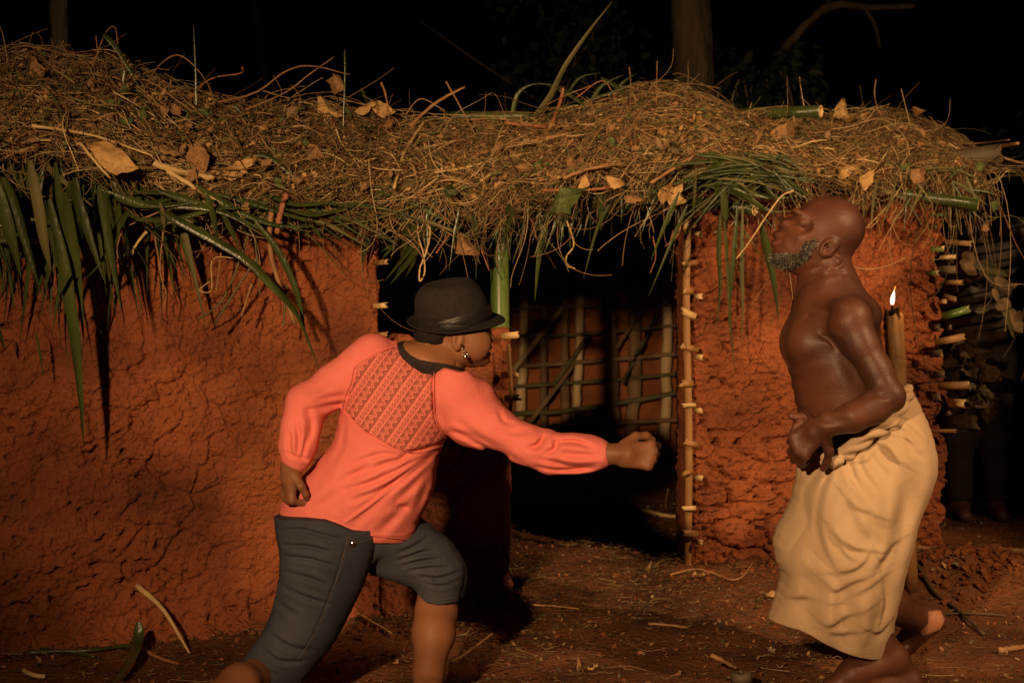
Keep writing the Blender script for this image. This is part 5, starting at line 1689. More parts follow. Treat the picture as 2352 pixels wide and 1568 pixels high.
# wrap
SY = MY - .01
fsk = Field((.58, 3.30, .02), (1.32, 4.08, .78), .0036)
wrap_out = P(C7, [(860, 60), (880, 110), (830, 140), (785, 185), (780, 245), (770, 320), (758, 400), (715, 485), (662, 575), (635, 645), (632, 705), (645, 775), (668, 835), (690, 860), (668, 960), (637, 1050), (590, 1165), (560, 1260),
                  (700, 1330), (900, 1420), (1100, 1500), (1290, 1500), (1345, 1320), (1372, 1195), (1368, 1160), (1392, 1050), (1420, 930), (1445, 820), (1482, 690), (1503, 590), (1535, 480), (1592, 360), (1622, 290), (1640, 220), (1636, 130),
                  (1612, 20), (1590, -60), (1550, -160), (1500, -260), (1380, -300), (1200, -200), (1000, -60)])
fsk.inflate(wrap_out, SY, 1.22, .02, smooth=160)
fsk.ell(W(*C7(1420, 130), SY), (.065, .14, .11), .04)
YF = SY - .13
V_ = 1
SK = [(C7, [(985, 170), (930, 260), (880, 350), (862, 440), (858, 540)], 112, 9), (C7, [(1010, 200), (960, 300), (918, 420), (905, 560), (930, 700), (975, 800)], 114, 8), (C7, [(1062, 190), (1085, 270), (1150, 350)], 112, -6),
      (C7, [(660, 960), (690, 850), (760, 720), (830, 600), (870, 520)], 114, 7), (C7, [(1050, 370), (1110, 440), (1215, 480)], 122, 8), (C7, [(950, 560), (1010, 640), (1100, 692), (1210, 708)], 118, 9),
      (C7, [(985, 850), (1080, 830), (1160, 780), (1208, 705)], 116, 8), (C7, [(1225, 690), (1275, 770), (1350, 690), (1430, 650)], 118, 6), (C7, [(925, 915), (1000, 965), (1100, 905), (1190, 870)], 118, 8),
      (C7, [(1095, 1000), (1190, 940), (1290, 890)], 118, 6), (C7, [(640, 1150), (700, 1075), (800, 1040), (925, 1042)], 122, 9), (C7, [(885, 1150), (950, 1190), (1060, 1140), (1180, 1080)], 120, 7), (C7, [(1225, 1225), (1290, 1250), (1368, 1195)], 114, 8),
      (C7, [(1040, 150), (1150, 95), (1270, 60)], 5, 5), (C7, [(1075, 175), (1200, 155), (1250, 100)], 112, 6), (C7, [(1290, 50), (1340, 90), (1380, 150)], 112, 6), (C7, [(945, 150), (850, 185), (790, 235)], 7, 5), (C7, [(930, 170), (860, 215), (795, 290)], 7, 5), (C7, [(950, 195), (880, 275), (800, 350)], 112, 6),
      (C7, [(1300, 0), (1420, 20), (1530, 70)], 6, 4), (C7, [(1330, -60), (1450, -20), (1560, 60)], 6, 4), (C7, [(1380, -120), (1480, -80), (1580, 10)], 6, 4), (C7, [(1260, 40), (1330, 120), (1450, 190)], 114, 5),
      (C7, [(760, 560), (720, 640), (690, 740)], 16, 6), (C7, [(800, 870), (880, 960), (930, 1060)], 20, 5), (C7, [(1010, 860), (1030, 1000), (1010, 1100)], 20, 4),
      (C7, [(1400, 300), (1450, 420), (1460, 560)], 35, 7), (C7, [(1250, 250), (1300, 400), (1280, 560)], 40, -7), (C7, [(700, 1000), (760, 900), (810, 760)], 24, -6), (C7, [(950, 1230), (1050, 1252), (1150, 1230)], 118, 6), (C7, [(1300, 1150), (1320, 1050), (1290, 900)], 116, 6), (C7, [(1100, 560), (1190, 640), (1250, 600)], 25, 5), (C7, [(820, 980), (760, 1010), (700, 1030)], 20, -5),
      (C7, [(960, 200), (900, 330), (866, 450), (862, 540), (790, 680), (710, 830), (670, 960), (640, 1080)], 116, 7),
      (C7, [(1330, 60), (1270, 300), (1235, 520), (1200, 690)], 26, 8), (C7, [(1440, 120), (1425, 400), (1370, 640), (1330, 900), (1300, 1180)], 28, 9), (C7, [(1120, 200), (1010, 420), (960, 560)], 24, -7), (C7, [(1530, 150), (1500, 350), (1440, 600), (1400, 800)], 22, 6),
      (C7, [(730, 880), (680, 1020), (650, 1140)], 18, 7), (C7, [(860, 960), (840, 1080), (850, 1220)], 20, 8), (C7, [(1060, 900), (1070, 1100), (1090, 1320)], 24, 7), (C7, [(960, 1000), (950, 1120), (970, 1280)], 20, -6), (C7, [(1190, 1000), (1180, 1150), (1200, 1340)], 22, -6),
      (C7, [(840, 240), (810, 330), (790, 430)], 14, 6), (C7, [(800, 380), (770, 480), (720, 560)], 14, -5), (C7, [(1150, 120), (1180, 230), (1250, 330)], 6, 4), (C7, [(1200, 70), (1260, 170), (1330, 250)], 7, 4), (C7, [(1400, -60), (1470, 60), (1560, 140)], 8, 5), (C7, [(1100, 130), (1110, 220), (1140, 300)], 5, 4),
      (C7, [(1010, 640), (1060, 720), (1130, 760)], 7, -5), (C7, [(1080, 420), (1150, 520), (1180, 600)], 12, -5), (C7, [(1340, 700), (1290, 800), (1220, 860)], 12, 6)]
fsk.creases([(c, p, w + (3 if w >= 100 else 0), (-1.7 if abs(p[-1][1] - p[0][1]) > abs(p[-1][0] - p[0][0]) else -1.05) * a if w >= 100 else a * (1.35 if w >= 18 else 1)) for c, p, w, a in SK], YF, SY)
fsk.ripple(.002, 14)
fsk.ripple(.0014, 34, stretch=(1.6, 1, .5))
fsk.cut2(P(C7, [(500, 1110), (592, 1158), (640, 1160), (740, 1170), (800, 1195), (900, 1250), (1000, 1298), (1110, 1335), (1200, 1358), (1272, 1370), (1345, 1300), (1400, 1300), (1500, 1800), (500, 1800)]), SY)
fsk.cut2(P(C6, [(380, 900), (400, 1290), (440, 1320), (510, 1345), (600, 1360), (700, 1300), (800, 1215), (900, 1155), (1000, 1062), (1050, 985), (1062, 905), (1300, 600), (380, 600)]), SY - .1)
wrap = obj('wrap_skirt', fsk.mesh('wrap_skirt', 2), M['wrap'], man, True)
# twisted waist roll and knot
fk = Field((.66, 3.40, .45), (1.22, 3.75, .80), .003)
line = spline([np.append(C6(530, 1365), 3.575), np.append(C6(640, 1345), 3.555), np.append(C6(720, 1290), 3.54), np.append(C6(830, 1200), 3.525), np.append(C6(930, 1140), 3.53), np.append(C6(1010, 1060), 3.55), np.append(C6(1070, 960), 3.59), np.append(C6(1095, 900), 3.66)], 60)
for ph in (0, 2.1, 4.2):
    pts = []
    for i, (x, y, Y) in enumerate(line):
        a = i * .23 + ph
        pts.append((W(x + 9 * math.cos(a), y + 9 * math.sin(a), Y + .010 * math.sin(a * .9)), .0115))
    fk.chain(pts, .003)
fk.ell(W(*C6(570, 1370), 3.555), (.030, .022, .020), .004, rot=-.3); fk.ell(W(*C6(600, 1385), 3.548), (.022, .018, .012), .003, rot=.9)
fk.chain([(W(*C6(520, 1340), 3.57), .012), (W(*C6(560, 1395), 3.54), .012), (W(*C6(630, 1380), 3.535), .010)], .003)
obj('waist_knot', fk.mesh('waist_knot', 2), M['wrap'], wrap, True)

# ------------------------------------------------------------------ the woman
WYD = 3.50
wom = person('person', 'woman in a coral lace-back blouse and black hat lunging with her right fist out', (-.35, WYD, 0))
fb = Field((-.86, 2.98, -.10), (.36, 3.84, 1.06), .0031)
trunk_w = P(C2, [(905, 140), (840, 128), (760, 145), (700, 185), (650, 270), (610, 400), (560, 560), (530, 700), (490, 830), (410, 920), (340, 1000), (240, 1100), (165, 1200), (125, 1300), (118, 1400), (140, 1560), (300, 1640), (700, 1640), (980, 1540),
                 (1070, 1430), (1075, 1370), (1140, 1250), (1180, 1150), (1200, 1060), (1205, 960), (1230, 880), (1270, 790), (1340, 680), (1400, 540), (1420, 430), (1380, 345), (1270, 290), (1200, 200), (1080, 130), (980, 110)])
KW = .98
fb.inflate(trunk_w, WYD, KW * .88, .02, -.008, smooth=90)
fb.cone(W(*C1(780, 1330), WYD - .01), W(*C1(900, 960), WYD), .060, .054, .03)
fb.ell(W(*C1(680, 1220), WYD - .03), (.075, .07, .036), .04, rot=-.3)
headw = P(C1, [(545, 850), (555, 700), (620, 570), (760, 480), (900, 450), (1100, 460), (1230, 530), (1340, 650), (1412, 750), (1428, 800), (1446, 850), (1478, 900), (1506, 940), (1498, 972), (1455, 988), (1452, 1010), (1468, 1050), (1462, 1085), (1420, 1108), (1448, 1132), (1452, 1170),
              (1438, 1195), (1444, 1235), (1410, 1280), (1310, 1310), (1190, 1312), (1075, 1300), (980, 1200), (800, 1130), (680, 1060), (590, 980)])
fb.inflate(headw, WYD, 1.02, .012, cell=.004)
fb.ell(W(*C1(985, 760), WYD), (.080, .072, .050), .03)
wf = WYD - .058
fb.ell(W(*C1(1250, 1020), wf + .016), (.040, .022, .036), .03)                           # cheek
fb.ell(W(*C1(1400, 830), WYD - .034), (.012, .014, .009), .006, 'cut')                   # eye
fb.ell(W(*C1(1398, 825), WYD - .030), (.011, .011, .0085), .003)
fb.ell(W(*C1(1452, 950), WYD - .014), (.011, .012, .010), .006)
fb.cone(W(*C1(1405, 1112), WYD - .026), W(*C1(1470, 1108), WYD), .0025, .0025, .003, 'cut')
wey = WYD - .070
fb.ell(W(*C1(1038, 970), wey), (.015, .010, .028), .006, rot=-.15, rotz=.3)
fb.ell(W(*C1(1048, 950), wey - .010), (.008, .006, .016), .003, 'cut', rot=-.1)
for (xa, ya, xb, yb) in ((820, 1070, 1020, 1300), (640, 1050, 900, 1200)):
    fb.cone(W(*C1(xa, ya), WYD - .060), W(*C1(xb, yb), WYD - .064), .0025, .002, .008, 'cut')
# right arm (punching)
RA = [(C2(1400, 560), 3.46, .058), (C3(640, 490), 3.40, .034), (C3(1060, 700), 3.36, .028), (C3(1400, 735), 3.33, .026), (C3(1640, 742), 3.31, .0245), (C3(1800, 742), 3.30, .0225)]
fb.chain([(W(*p, y), r) for p, y, r in RA], .02)
hand(fb, W(*C3(1800, 742), 3.30), (1, -.02, -.03), (-.15, -.95, .25), -1, [(1.15, 1.5, .9), (1.35, 1.55, 1.0), (1.4, 1.55, 1.0), (1.4, 1.55, 1.0)],
     [((.75, .65, -.2), .036), ((.95, .15, -.35), .030), ((.75, -.35, -.6), .022)], .93, wr=.0235)
# left arm (drawn back)
LA = [(C2(760, 250), 3.50, .052), (C2(520, 420), 3.48, .034), (C2(300, 560), 3.45, .030), (C2(240, 820), 3.42, .026), (C2(215, 960), 3.41, .024), (C2(195, 1010), 3.41, .0235)]
fb.chain([(W(*p, y), r) for p, y, r in LA], .02)
hand(fb, W(*C2(200, 1000), 3.41), (-.10, .02, -1), (-.75, -.55, .1), -1, [(1.35, 1.55, 1.0)] * 4, [((.6, .8, -.2), .034), ((.85, .1, -.6), .028), ((.7, -.5, -.5), .020)], .82, wr=.022)
# legs
kn_f = W(*CM(560, 900), 3.56)
fb.chain([(W(840, 1200, 3.57), .05), (kn_f, .048)], .02)
fb.chain([(kn_f, .050), (W(*CM(552, 1030), 3.555), .044), (W(*CM(546, 1120), 3.53), .050), (W(*CM(530, 1250), 3.48), .050), (W(*CM(497, 1500), 3.41), .035)], .02)
an = W(*CM(488, 1660), 3.36); an[2] = float(ground_z(an[0], 3.36)) + .075
fb.cone(W(*CM(497, 1500), 3.41), an, .035, .031, .02)
fb.chain([(an, .034), (an + np.array([-.035, 0, -.045]), .030)], .02); fb.chain([(an, .032), (an + np.array([.10, -.01, -.050]), .028), (an + np.array([.165, -.015, -.062]), .017)], .02, fy=.8)
kn_r = W(662, 1490, 3.45)
fb.chain([(W(755, 1215, 3.47), .075), (W(742, 1350, 3.43), .055), (kn_r, .040)], .02)
rz = float(ground_z(-.72, 3.12))
an_r = np.array([-.72, 3.12, rz + .10])
fb.chain([(kn_r, .040), (W(612, 1540, 3.43), .040), (kn_r * .5 + an_r * .5, .046), (an_r, .034)], .02)
fb.chain([(an_r, .034), (an_r + np.array([-.03, 0, .0]), .032)], .02); fb.chain([(an_r, .032), (np.array([-.74, 3.11, rz + .03]), .026)], .02)
body_w = obj('body', fb.mesh('body', 2), M['skin_w'], wom, True)
# singlet showing at the neckline
strip = P(C1, [(220, 985), (300, 968), (400, 985), (352, 998), (342, 1035), (370, 1085), (450, 1150), (560, 1205), (700, 1232), (900, 1262), (1020, 1300), (1090, 1330), (1180, 1420), (1150, 1540), (700, 1480), (400, 1380), (180, 1250)])
me2 = shell_patch('singlet', fb, strip, WYD - .07, .003, WYD)
obj('singlet', me2, M['black_knit'], wom, True)
# hair under the hat
fh = Field(W(930, 860, WYD) - np.array([0, .14, 0]), W(1130, 690, WYD) + np.array([0, .14, 0]), .0032)
fh.inflate(P(C1, [(535, 860), (540, 640), (700, 500), (1100, 560), (1150, 780), (1000, 890), (940, 940), (890, 1010), (830, 1062), (780, 1068), (700, 1050), (620, 1020), (565, 940)]), WYD, 1.30, .01, .010, smooth=60)
fh.ell(W(*C1(900, 760), WYD), (.072, .080, .05), .02)
fh.ell(W(*C1(760, 945), WYD), (.044, .074, .030), .012, rot=-.25); fh.ell(W(*C1(650, 900), WYD), (.030, .062, .036), .012)
fh.cut2(P(C1, [(1150, 400), (1120, 800), (1000, 905), (930, 960), (930, 1100), (1400, 1100), (1400, 400)]), WYD)
fh.ripple(.0025, 120)
obj('hair', fh.mesh('hair', 1), M['hair'], body_w, True)

# blouse
fbl = Field((-.64, 3.18, .40), (.26, 3.82, 1.00), .0034)
tw = [tuple(p) for p in trunk_w]
fbl.inflate(trunk_w, WYD, KW, .02, .004, smooth=90)
fbl.chain([(W(*C2(1380, 540), 3.47), .078), (W(*C2(1480, 640), 3.44), .070), (W(*C3(640, 490), 3.40), .049), (W(*C3(960, 655), 3.37), .043), (W(*C3(1180, 745), 3.35), .041), (W(*C3(1420, 738), 3.33), .038), (W(*C3(1560, 742), 3.32), .034), (W(*C3(1660, 745), 3.31), .030)], .025)
fbl.chain([(W(*C2(770, 230), 3.50), .062), (W(*C2(520, 410), 3.48), .050), (W(*C2(310, 550), 3.45), .048), (W(*C2(265, 700), 3.43), .044), (W(*C2(245, 850), 3.42), .042), (W(*C2(232, 930), 3.41), .034)], .02)
fbl.cone(W(*C2(150, 905), 3.395), W(*C2(310, 945), 3.395), .0075, .0075, .006); fbl.cone(W(*C2(150, 905), 3.43), W(*C2(310, 945), 3.43), .0075, .0075, .006)
fbl.ell(W(*C3(1070, 560), 3.37), (.015, .02, .014), .012); fbl.ell(W(*C3(1160, 580), 3.36), (.018, .022, .018), .012, rot=-.3); fbl.ell(W(*C3(1400, 640), 3.335), (.07, .03, .018), .02, rot=-.05)
fbl.ell(W(*C2(1500, 470), 3.43), (.035, .03, .03), .02); fbl.ell(W(*C2(1330, 430), WYD - .10), (.05, .03, .05), .04)
BK = [(C2, [(1265, 850), (1100, 885), (900, 950), (620, 1050)], 8, 5), (C2, [(1255, 868), (1050, 955), (800, 1075), (580, 1150)], 7, 5), (C2, [(1235, 888), (1050, 1005), (850, 1130), (620, 1220)], 7, 5), (C2, [(1200, 910), (1000, 1065), (700, 1250)], 8, 5),
      (C2, [(1250, 840), (1000, 890), (800, 900), (600, 970)], 6, 3), (C2, [(560, 690), (540, 850), (480, 960)], 8, 3), (C2, [(1150, 1080), (1100, 1230), (1050, 1330)], 9, 4), (C2, [(580, 1370), (750, 1250), (1000, 1050), (1130, 960)], 4, -4), (C2, [(1190, 960), (1050, 1120), (880, 1280)], 10, 4),
      (C2, [(700, 980), (500, 1180), (380, 1300)], 20, 4), (C2, [(1020, 1240), (900, 1360), (820, 1440)], 12, 5), (C2, [(930, 1270), (1010, 1290)], 8, 5), (C2, [(640, 260), (620, 400), (560, 560)], 4, 3), (C2, [(1190, 310), (1188, 560), (1215, 700), (1260, 800)], 4, 3), (C2, [(560, 610), (680, 720), (880, 840), (1060, 885), (1250, 845)], 4, 3),
      (C3, [(230, 540), (450, 570), (700, 690), (900, 795)], 8, 3.5), (C3, [(270, 530), (500, 645), (760, 770)], 8, 5), (C3, [(300, 440), (500, 560), (800, 690)], 9, 3), (C3, [(970, 650), (1050, 640), (1115, 565)], 7, 7), (C3, [(1130, 700), (1215, 660), (1225, 585)], 7, 6), (C3, [(1215, 600), (1400, 590), (1560, 640)], 6, 5),
      (C3, [(1100, 760), (1350, 815), (1580, 800)], 8, 6), (C3, [(1050, 830), (1300, 860), (1560, 830)], 6, 5), (C3, [(700, 480), (850, 520), (980, 500)], 8, 3), (C3, [(1250, 700), (1420, 710), (1620, 700)], 8, 4), (C3, [(700, 330), (740, 420), (860, 470)], 6, 3), (C3, [(60, 0), (75, 200), (90, 400)], 4, 2),
      (C2, [(545, 560), (430, 575), (300, 600)], 8, 6), (C2, [(560, 500), (440, 520), (340, 540)], 8, 4), (C2, [(300, 560), (330, 700), (300, 850)], 9, 5), (C2, [(240, 680), (255, 800), (250, 900)], 7, 5), (C2, [(190, 760), (190, 850), (200, 910)], 6, 4), (C2, [(300, 800), (290, 870), (275, 930)], 5, 5)]
fbl.creases([(c, p, w, a * 1.7) for c, p, w, a in BK], WYD - .12, WYD + .02)
fbl.creases([(C2, [(108, 1374), (300, 1356), (450, 1360), (530, 1390), (620, 1438), (720, 1458), (860, 1474), (985, 1490), (1070, 1425)], 3.5, -2.5), (C2, [(170, 890), (240, 920), (310, 935)], 4, 5), (C2, [(640, 1120), (500, 1220), (330, 1290)], 14, 4), (C2, [(900, 1150), (700, 1330), (620, 1420)], 10, 4), (C2, [(800, 900), (700, 1000), (520, 1100)], 9, 4), (C2, [(450, 1000), (380, 1100), (300, 1200)], 14, 4), (C2, [(1000, 900), (940, 960), (820, 1040)], 6, 4), (C2, [(300, 480), (400, 440), (520, 380)], 10, 3)], WYD - .12, WYD + .02)
fbl.ripple(.0022, 24)
neckhole = P(C1, [(180, 940), (232, 990), (330, 1100), (450, 1182), (600, 1260), (720, 1300), (900, 1315), (1080, 1365), (1300, 1320), (1300, 600), (180, 600)])
fbl.cut2(neckhole, WYD - .08)
fbl.cut2(P(C2, [(40, 1385), (110, 1384), (300, 1368), (450, 1372), (530, 1402), (620, 1450), (720, 1470), (860, 1486), (985, 1502), (1078, 1432), (1200, 1400), (1200, 1800), (40, 1800)]), WYD - .02)
blouse = obj('blouse', fbl.mesh('blouse', 2), M['coral'], wom, True)
lace_poly = P(C2, [(905, 160), (830, 190), (740, 235), (650, 300), (622, 400), (582, 500), (560, 600), (600, 635), (680, 712), (800, 772), (900, 838), (1000, 866), (1100, 880), (1250, 832), (1268, 790), (1215, 700), (1192, 620), (1187, 500), (1187, 310), (1100, 270), (1000, 215), (950, 165)])
me2 = shell_patch('lace_panel', fbl, lace_poly, WYD - .10, .0015, WYD)
lp = obj('lace_panel', me2, M['lace'], blouse, True)
lp['label'] = 'openwork lace panel across the back'
hem = [W(*C2(*p), WYD - .115 + .06 * abs(i - 4) / 4) for i, p in enumerate([(112, 1384), (300, 1366), (450, 1370), (530, 1400), (620, 1448), (720, 1468), (860, 1484), (985, 1500), (1076, 1432)])]

# jeans
fj = Field((-.70, 3.20, .02), (-.06, 3.84, .62), .0034)
rear_leg = P(CL, [(1760, 420), (1755, 560), (1765, 650), (1775, 780), (1770, 900), (1752, 1000), (1722, 1150), (1690, 1280), (1615, 1400), (1500, 1450), (1480, 1560), (1560, 1680), (1700, 1720), (1840, 1640), (1990, 1460), (2110, 1310), (2220, 1110), (2290, 960), (2340, 820), (2380, 640), (2350, 460), (2100, 360)])
fj.inflate(rear_leg, 3.44, .98, .02, .002, smooth=80)
front_leg = P(CM, [(150, 420), (300, 450), (450, 530), (560, 610), (650, 690), (708, 775), (728, 840), (716, 930), (702, 970), (692, 1030), (690, 1110), (560, 1140), (440, 1110), (428, 1000), (405, 965), (320, 930), (230, 900), (120, 860), (60, 700)])
fj.inflate(front_leg, 3.54, 1.0, .02, .002, smooth=70)
fj.cone(W(690, 1440, 3.43), W(592, 1560, 3.41), .070, .056, .03)
fj.cone(W(*CM(560, 930), 3.545), W(*CM(555, 1090), 3.54), .066, .060, .03)
fj.ell(W(770, 1200, 3.50), (.13, .13, .09), .05); fj.ell(W(880, 1228, 3.52), (.09, .09, .055), .04)
JK = [(CL, [(1760, 625), (1900, 605), (2060, 640), (2160, 660)], 5, 5), (CL, [(1775, 715), (1950, 708), (2080, 738)], 5, 6), (CL, [(1775, 785), (1950, 785), (2110, 830)], 5, 6), (CL, [(1785, 880), (1950, 905), (2060, 950)], 6, 5), (CL, [(1765, 975), (1950, 1035), (2070, 1075)], 6, 5), (CL, [(1730, 1080), (1880, 1150)], 7, 4),
      (CL, [(1690, 1280), (1830, 1350), (1960, 1380)], 7, 5), (CL, [(1640, 1370), (1760, 1440), (1900, 1450)], 6, 5), (CL, [(1560, 1440), (1640, 1490), (1750, 1530)], 5, 4), (CL, [(2200, 620), (2140, 850), (2060, 1080), (1960, 1300), (1880, 1420)], 3, 2.5),
      (CM, [(290, 800), (380, 770), (470, 720)], 6, 5), (CM, [(290, 850), (410, 815), (520, 800)], 6, 6), (CM, [(310, 890), (430, 865), (560, 860)], 6, 6), (CM, [(350, 925), (480, 910), (600, 920)], 6, 5), (CM, [(420, 965), (540, 980), (700, 945)], 5, 5), (CM, [(480, 930), (530, 1000), (550, 1050)], 4, 3), (CM, [(430, 1000), (560, 1030), (690, 1000)], 4, 3)]
fj.creases([(c, p, w, a * 1.3) for c, p, w, a in JK], 3.34, 3.60)
fj.cut2(P(CL, [(1300, 1330), (1505, 1442), (1560, 1520), (1620, 1610), (1760, 1760), (1300, 1900)]), 3.42)
fj.cut2(P(CM, [(380, 950), (424, 992), (480, 1046), (560, 1062), (680, 1050), (760, 1030), (760, 1250), (380, 1250)]), 3.50)
fj.cut2(P(C2, [(0, 1340), (110, 1350), (300, 1336), (450, 1340), (540, 1370), (630, 1415), (720, 1425), (860, 1400), (975, 1380), (1060, 1310), (1250, 1250), (1250, 900), (0, 900)]), 3.40)
jeans = obj('jeans', fj.mesh('jeans', 2), M['denim'], wom, True)
bt = W(*CM(14, 686), 3.325)
bmb = bmesh.new()
bmesh.ops.create_uvsphere(bmb, u_segments=12, v_segments=8, radius=.0075)
for v in bmb.verts:
    v.co.y *= .5
me = bpy.data.meshes.new('rivet'); bmb.to_mesh(me); bmb.free()
# seat the rivet and the earrings on the surface they belong to


def snap(V, px, py, lift):
    vx = CX + V[:, 0] * F / V[:, 1]; vy = YH - (V[:, 2] - H) * F / V[:, 1]
    m = np.hypot(vx - px, vy - py) < 5
    if not m.any():
        return None
    return float(V[m][:, 1].min()) - lift


yb_ = snap(fj.V, *CM(14, 686), .003)
me.transform(Matrix.Translation(Vector(W(*CM(14, 686), yb_ or 3.33))))
obj('rivet', me, M['silver'], jeans, True)

def seam(name, conv, pts, V, r, mat, parent):
    out = []
    for x, y in spline([conv(*p) for p in pts], 8 * len(pts)):
        yy_ = snap(V, x, y, -.0004)
        if yy_:
            out.append(W(x, y, yy_))
    if len(out) > 3:
        obj(name, tubes(name, np.array(out)[None], r, 4), mat, parent, True)


M['thread'] = surf('tan_thread', (.06, .045, .036), (.12, .085, .06), 90, .8, 0)
seam('side_seam', CL, [(2205, 625), (2150, 850), (2065, 1080), (1965, 1300), (1885, 1420)], fj.V, .0011, M['thread'], jeans)
seam('hem_seam', CL, [(1530, 1425), (1590, 1500), (1640, 1568)], fj.V, .0010, M['thread'], jeans)
seam('hem_seam', CM, [(440, 985), (490, 1028), (560, 1042), (680, 1028)], fj.V, .0010, M['thread'], jeans)
seam('pocket_seam', CM, [(-10, 650), (20, 672), (70, 678), (140, 655)], fj.V, .0010, M['thread'], jeans)
seam('side_seam', CM, [(330, 900), (440, 935), (540, 985), (550, 1050)], fj.V, .0009, M['thread'], jeans)
seam('hem_seam', C2, [(112, 1374), (300, 1358), (450, 1362), (530, 1392), (620, 1440), (720, 1460), (860, 1476), (985, 1492)], fbl.V, .0012, M['coral'], blouse)
seam('yoke_seam', C2, [(908, 152), (830, 182), (740, 228), (645, 296), (615, 400), (575, 500), (553, 605)], fbl.V, .0014, M['coral'], blouse)
seam('yoke_seam', C2, [(553, 605), (595, 642), (676, 720), (796, 780), (897, 846), (1000, 874), (1100, 888), (1255, 838)], fbl.V, .0014, M['coral'], blouse)
seam('yoke_seam', C2, [(1195, 310), (1195, 500), (1200, 620), (1224, 700), (1278, 792)], fbl.V, .0014, M['coral'], blouse)

# earring
er_y = (snap(fb.V, *C1(1085, 1040), .004) or 3.42)
ear = []
fe = Field(W(*C1(1000, 1250), er_y) - .02, W(*C1(1220, 980), er_y) + .02, .0013)
fe.ell(W(*C1(1085, 1038), er_y), (.0045,) * 3, .001)
fe.ell(W(*C1(1134, 1180), er_y - .012), (.0062,) * 3, .001)
fe.chain([(W(*C1(x, y), er_y - .006), .0011) for x, y in ((1085, 1045), (1095, 1080), (1130, 1110), (1160, 1150), (1158, 1190))], .001)
fe.chain([(W(*C1(x, y), er_y - .006), .0011) for x, y in ((1095, 1080), (1105, 1120), (1103, 1170), (1120, 1200), (1150, 1200))], .001)
obj('earring', fe.mesh('earring', 1), M['silver'], body_w, True)

# hat
hat_o = W(*C1(985, 735), WYD)
hat_rot = Matrix.Rotation(math.radians(13), 3, 'X') @ Matrix.Rotation(math.radians(-8), 3, 'Y')


def hatV(P_):
    R_ = np.array(hat_rot)
    return P_ @ R_.T + hat_o


NA = 72
th = np.arange(NA) * 2 * np.pi / NA
cs, sn = np.cos(th), np.sin(th)


def ring(z, front, back, side, dx=0., dz=None):
    x = np.where(cs > 0, front, back) * cs + dx
    y = side * sn
    zz = np.full(NA, z) if dz is None else z + dz
    return np.stack([x, y, zz], 1)


def ringmesh(name, rings, closed_top=False, thick=False):
    V = np.vstack(rings); n = len(rings)
    Q = [(i * NA + j, i * NA + (j + 1) % NA, (i + 1) * NA + (j + 1) % NA, (i + 1) * NA + j) for i in range(n - 1) for j in range(NA)]
    return V, np.array(Q)


crown = [ring(-.005, .094, .090, .078), ring(.012, .093, .090, .078), ring(.030, .091, .090, .077), ring(.050, .087, .0895, .075), ring(.066, .081, .087, .072), ring(.080, .073, .081, .067), ring(.091, .066, .072, .060)]
dent = lambda k: -k * np.exp(-(sn / .55) ** 2)
crown += [ring(.0985, .058, .060, .050, 0), ring(.101, .048, .046, .038, 0, -.004 * (1 - np.abs(sn))), ring(.098, .034, .030, .024, 0, -.008 * (1 - np.abs(sn))), ring(.091, .016, .014, .010), ring(.089, .001, .001, .001)]
V, Q = ringmesh('crown', crown)
hat = thing('hat_tmp', 'x', 'hat', (0, 0, 0))
bpy.data.objects.remove(hat)
hatc = obj('hat', mesh_np('hat', hatV(V), Q), M['felt'], wom, True)
hatc['label'] = 'black felt hat with a satin band'
lift = lambda w_: w_ * (np.clip(-cs, 0, 1) ** 1.2 * .75 + .10 * sn ** 2 - .30 * np.clip(cs, 0, 1) ** 2)
br = []
for w_ in (0, .009, .018, .026, .031):
    br.append(ring(-.004, .094 + w_ * 1.05, .090 + w_ * .72, .078 + w_ * .9, 0, lift(w_)))
br.append(ring(-.0065, .094 + .0325, .090 + .024, .078 + .029, 0, lift(.031)))
for w_ in (.026, .018, .009, 0):
    br.append(ring(-.0075, .094 + w_ * 1.05, .090 + w_ * .72, .078 + w_ * .9, 0, lift(w_)))
V, Q = ringmesh('brim', br)
obj('brim', mesh_np('brim', hatV(V), Q), M['felt'], hatc, True)
bd = []
for z, e in ((-.003, .002), (.002, .0045), (.008, .0032), (.012, .0050), (.018, .0034), (.023, .0045), (.027, .0015)):
    bd.append(ring(z, .0935 + e, .090 + e, .078 + e, 0, .0015 * np.sin(5 * th + z * 300) + .006 * cs))
V, Q = ringmesh('hat_band', bd)
obj('hat_band', mesh_np('hat_band', hatV(V), Q), M['satin'], hatc, True)

# ------------------------------------------------------------------ spectator in the dark
SPY = 6.25
spc = person('person', 'onlooker in a striped shirt half hidden in the dark behind the hut corner', (2.05, SPY, 0))
fp = Field((1.72, 5.7, -.05), (2.75, 6.6, 1.62), .009)
fp.ell(W(2262, 462, SPY), (.085, .10, .115), .02)
fp.cone(W(2258, 500, SPY), W(2255, 540, SPY), .055, .06, .03)
fp.ell(W(2250, 590, SPY), (.17, .11, .12), .06); fp.ell(W(2245, 700, SPY), (.145, .10, .20), .06); fp.ell(W(2245, 800, SPY), (.14, .105, .12), .05)
fp.chain([(W(2255, 545, SPY - .10), .06), (W(2300, 580, SPY - .2), .048), (W(2340, 530, SPY - .25), .040), (W(2390, 505, SPY - .25), .032)], .03)
fp.chain([(W(2200, 560, SPY - .05), .06), (W(2192, 650, SPY - .12), .045), (W(2222, 590, SPY - .3), .036)], .03)
hand(fp, W(2222, 592, SPY - .30), (.4, -.2, -.5), (-.3, -.9, .1), 1, FIST, [((.6, .8, -.2), .035), ((.9, .2, -.5), .03), ((.8, -.3, -.5), .02)], 1.0)
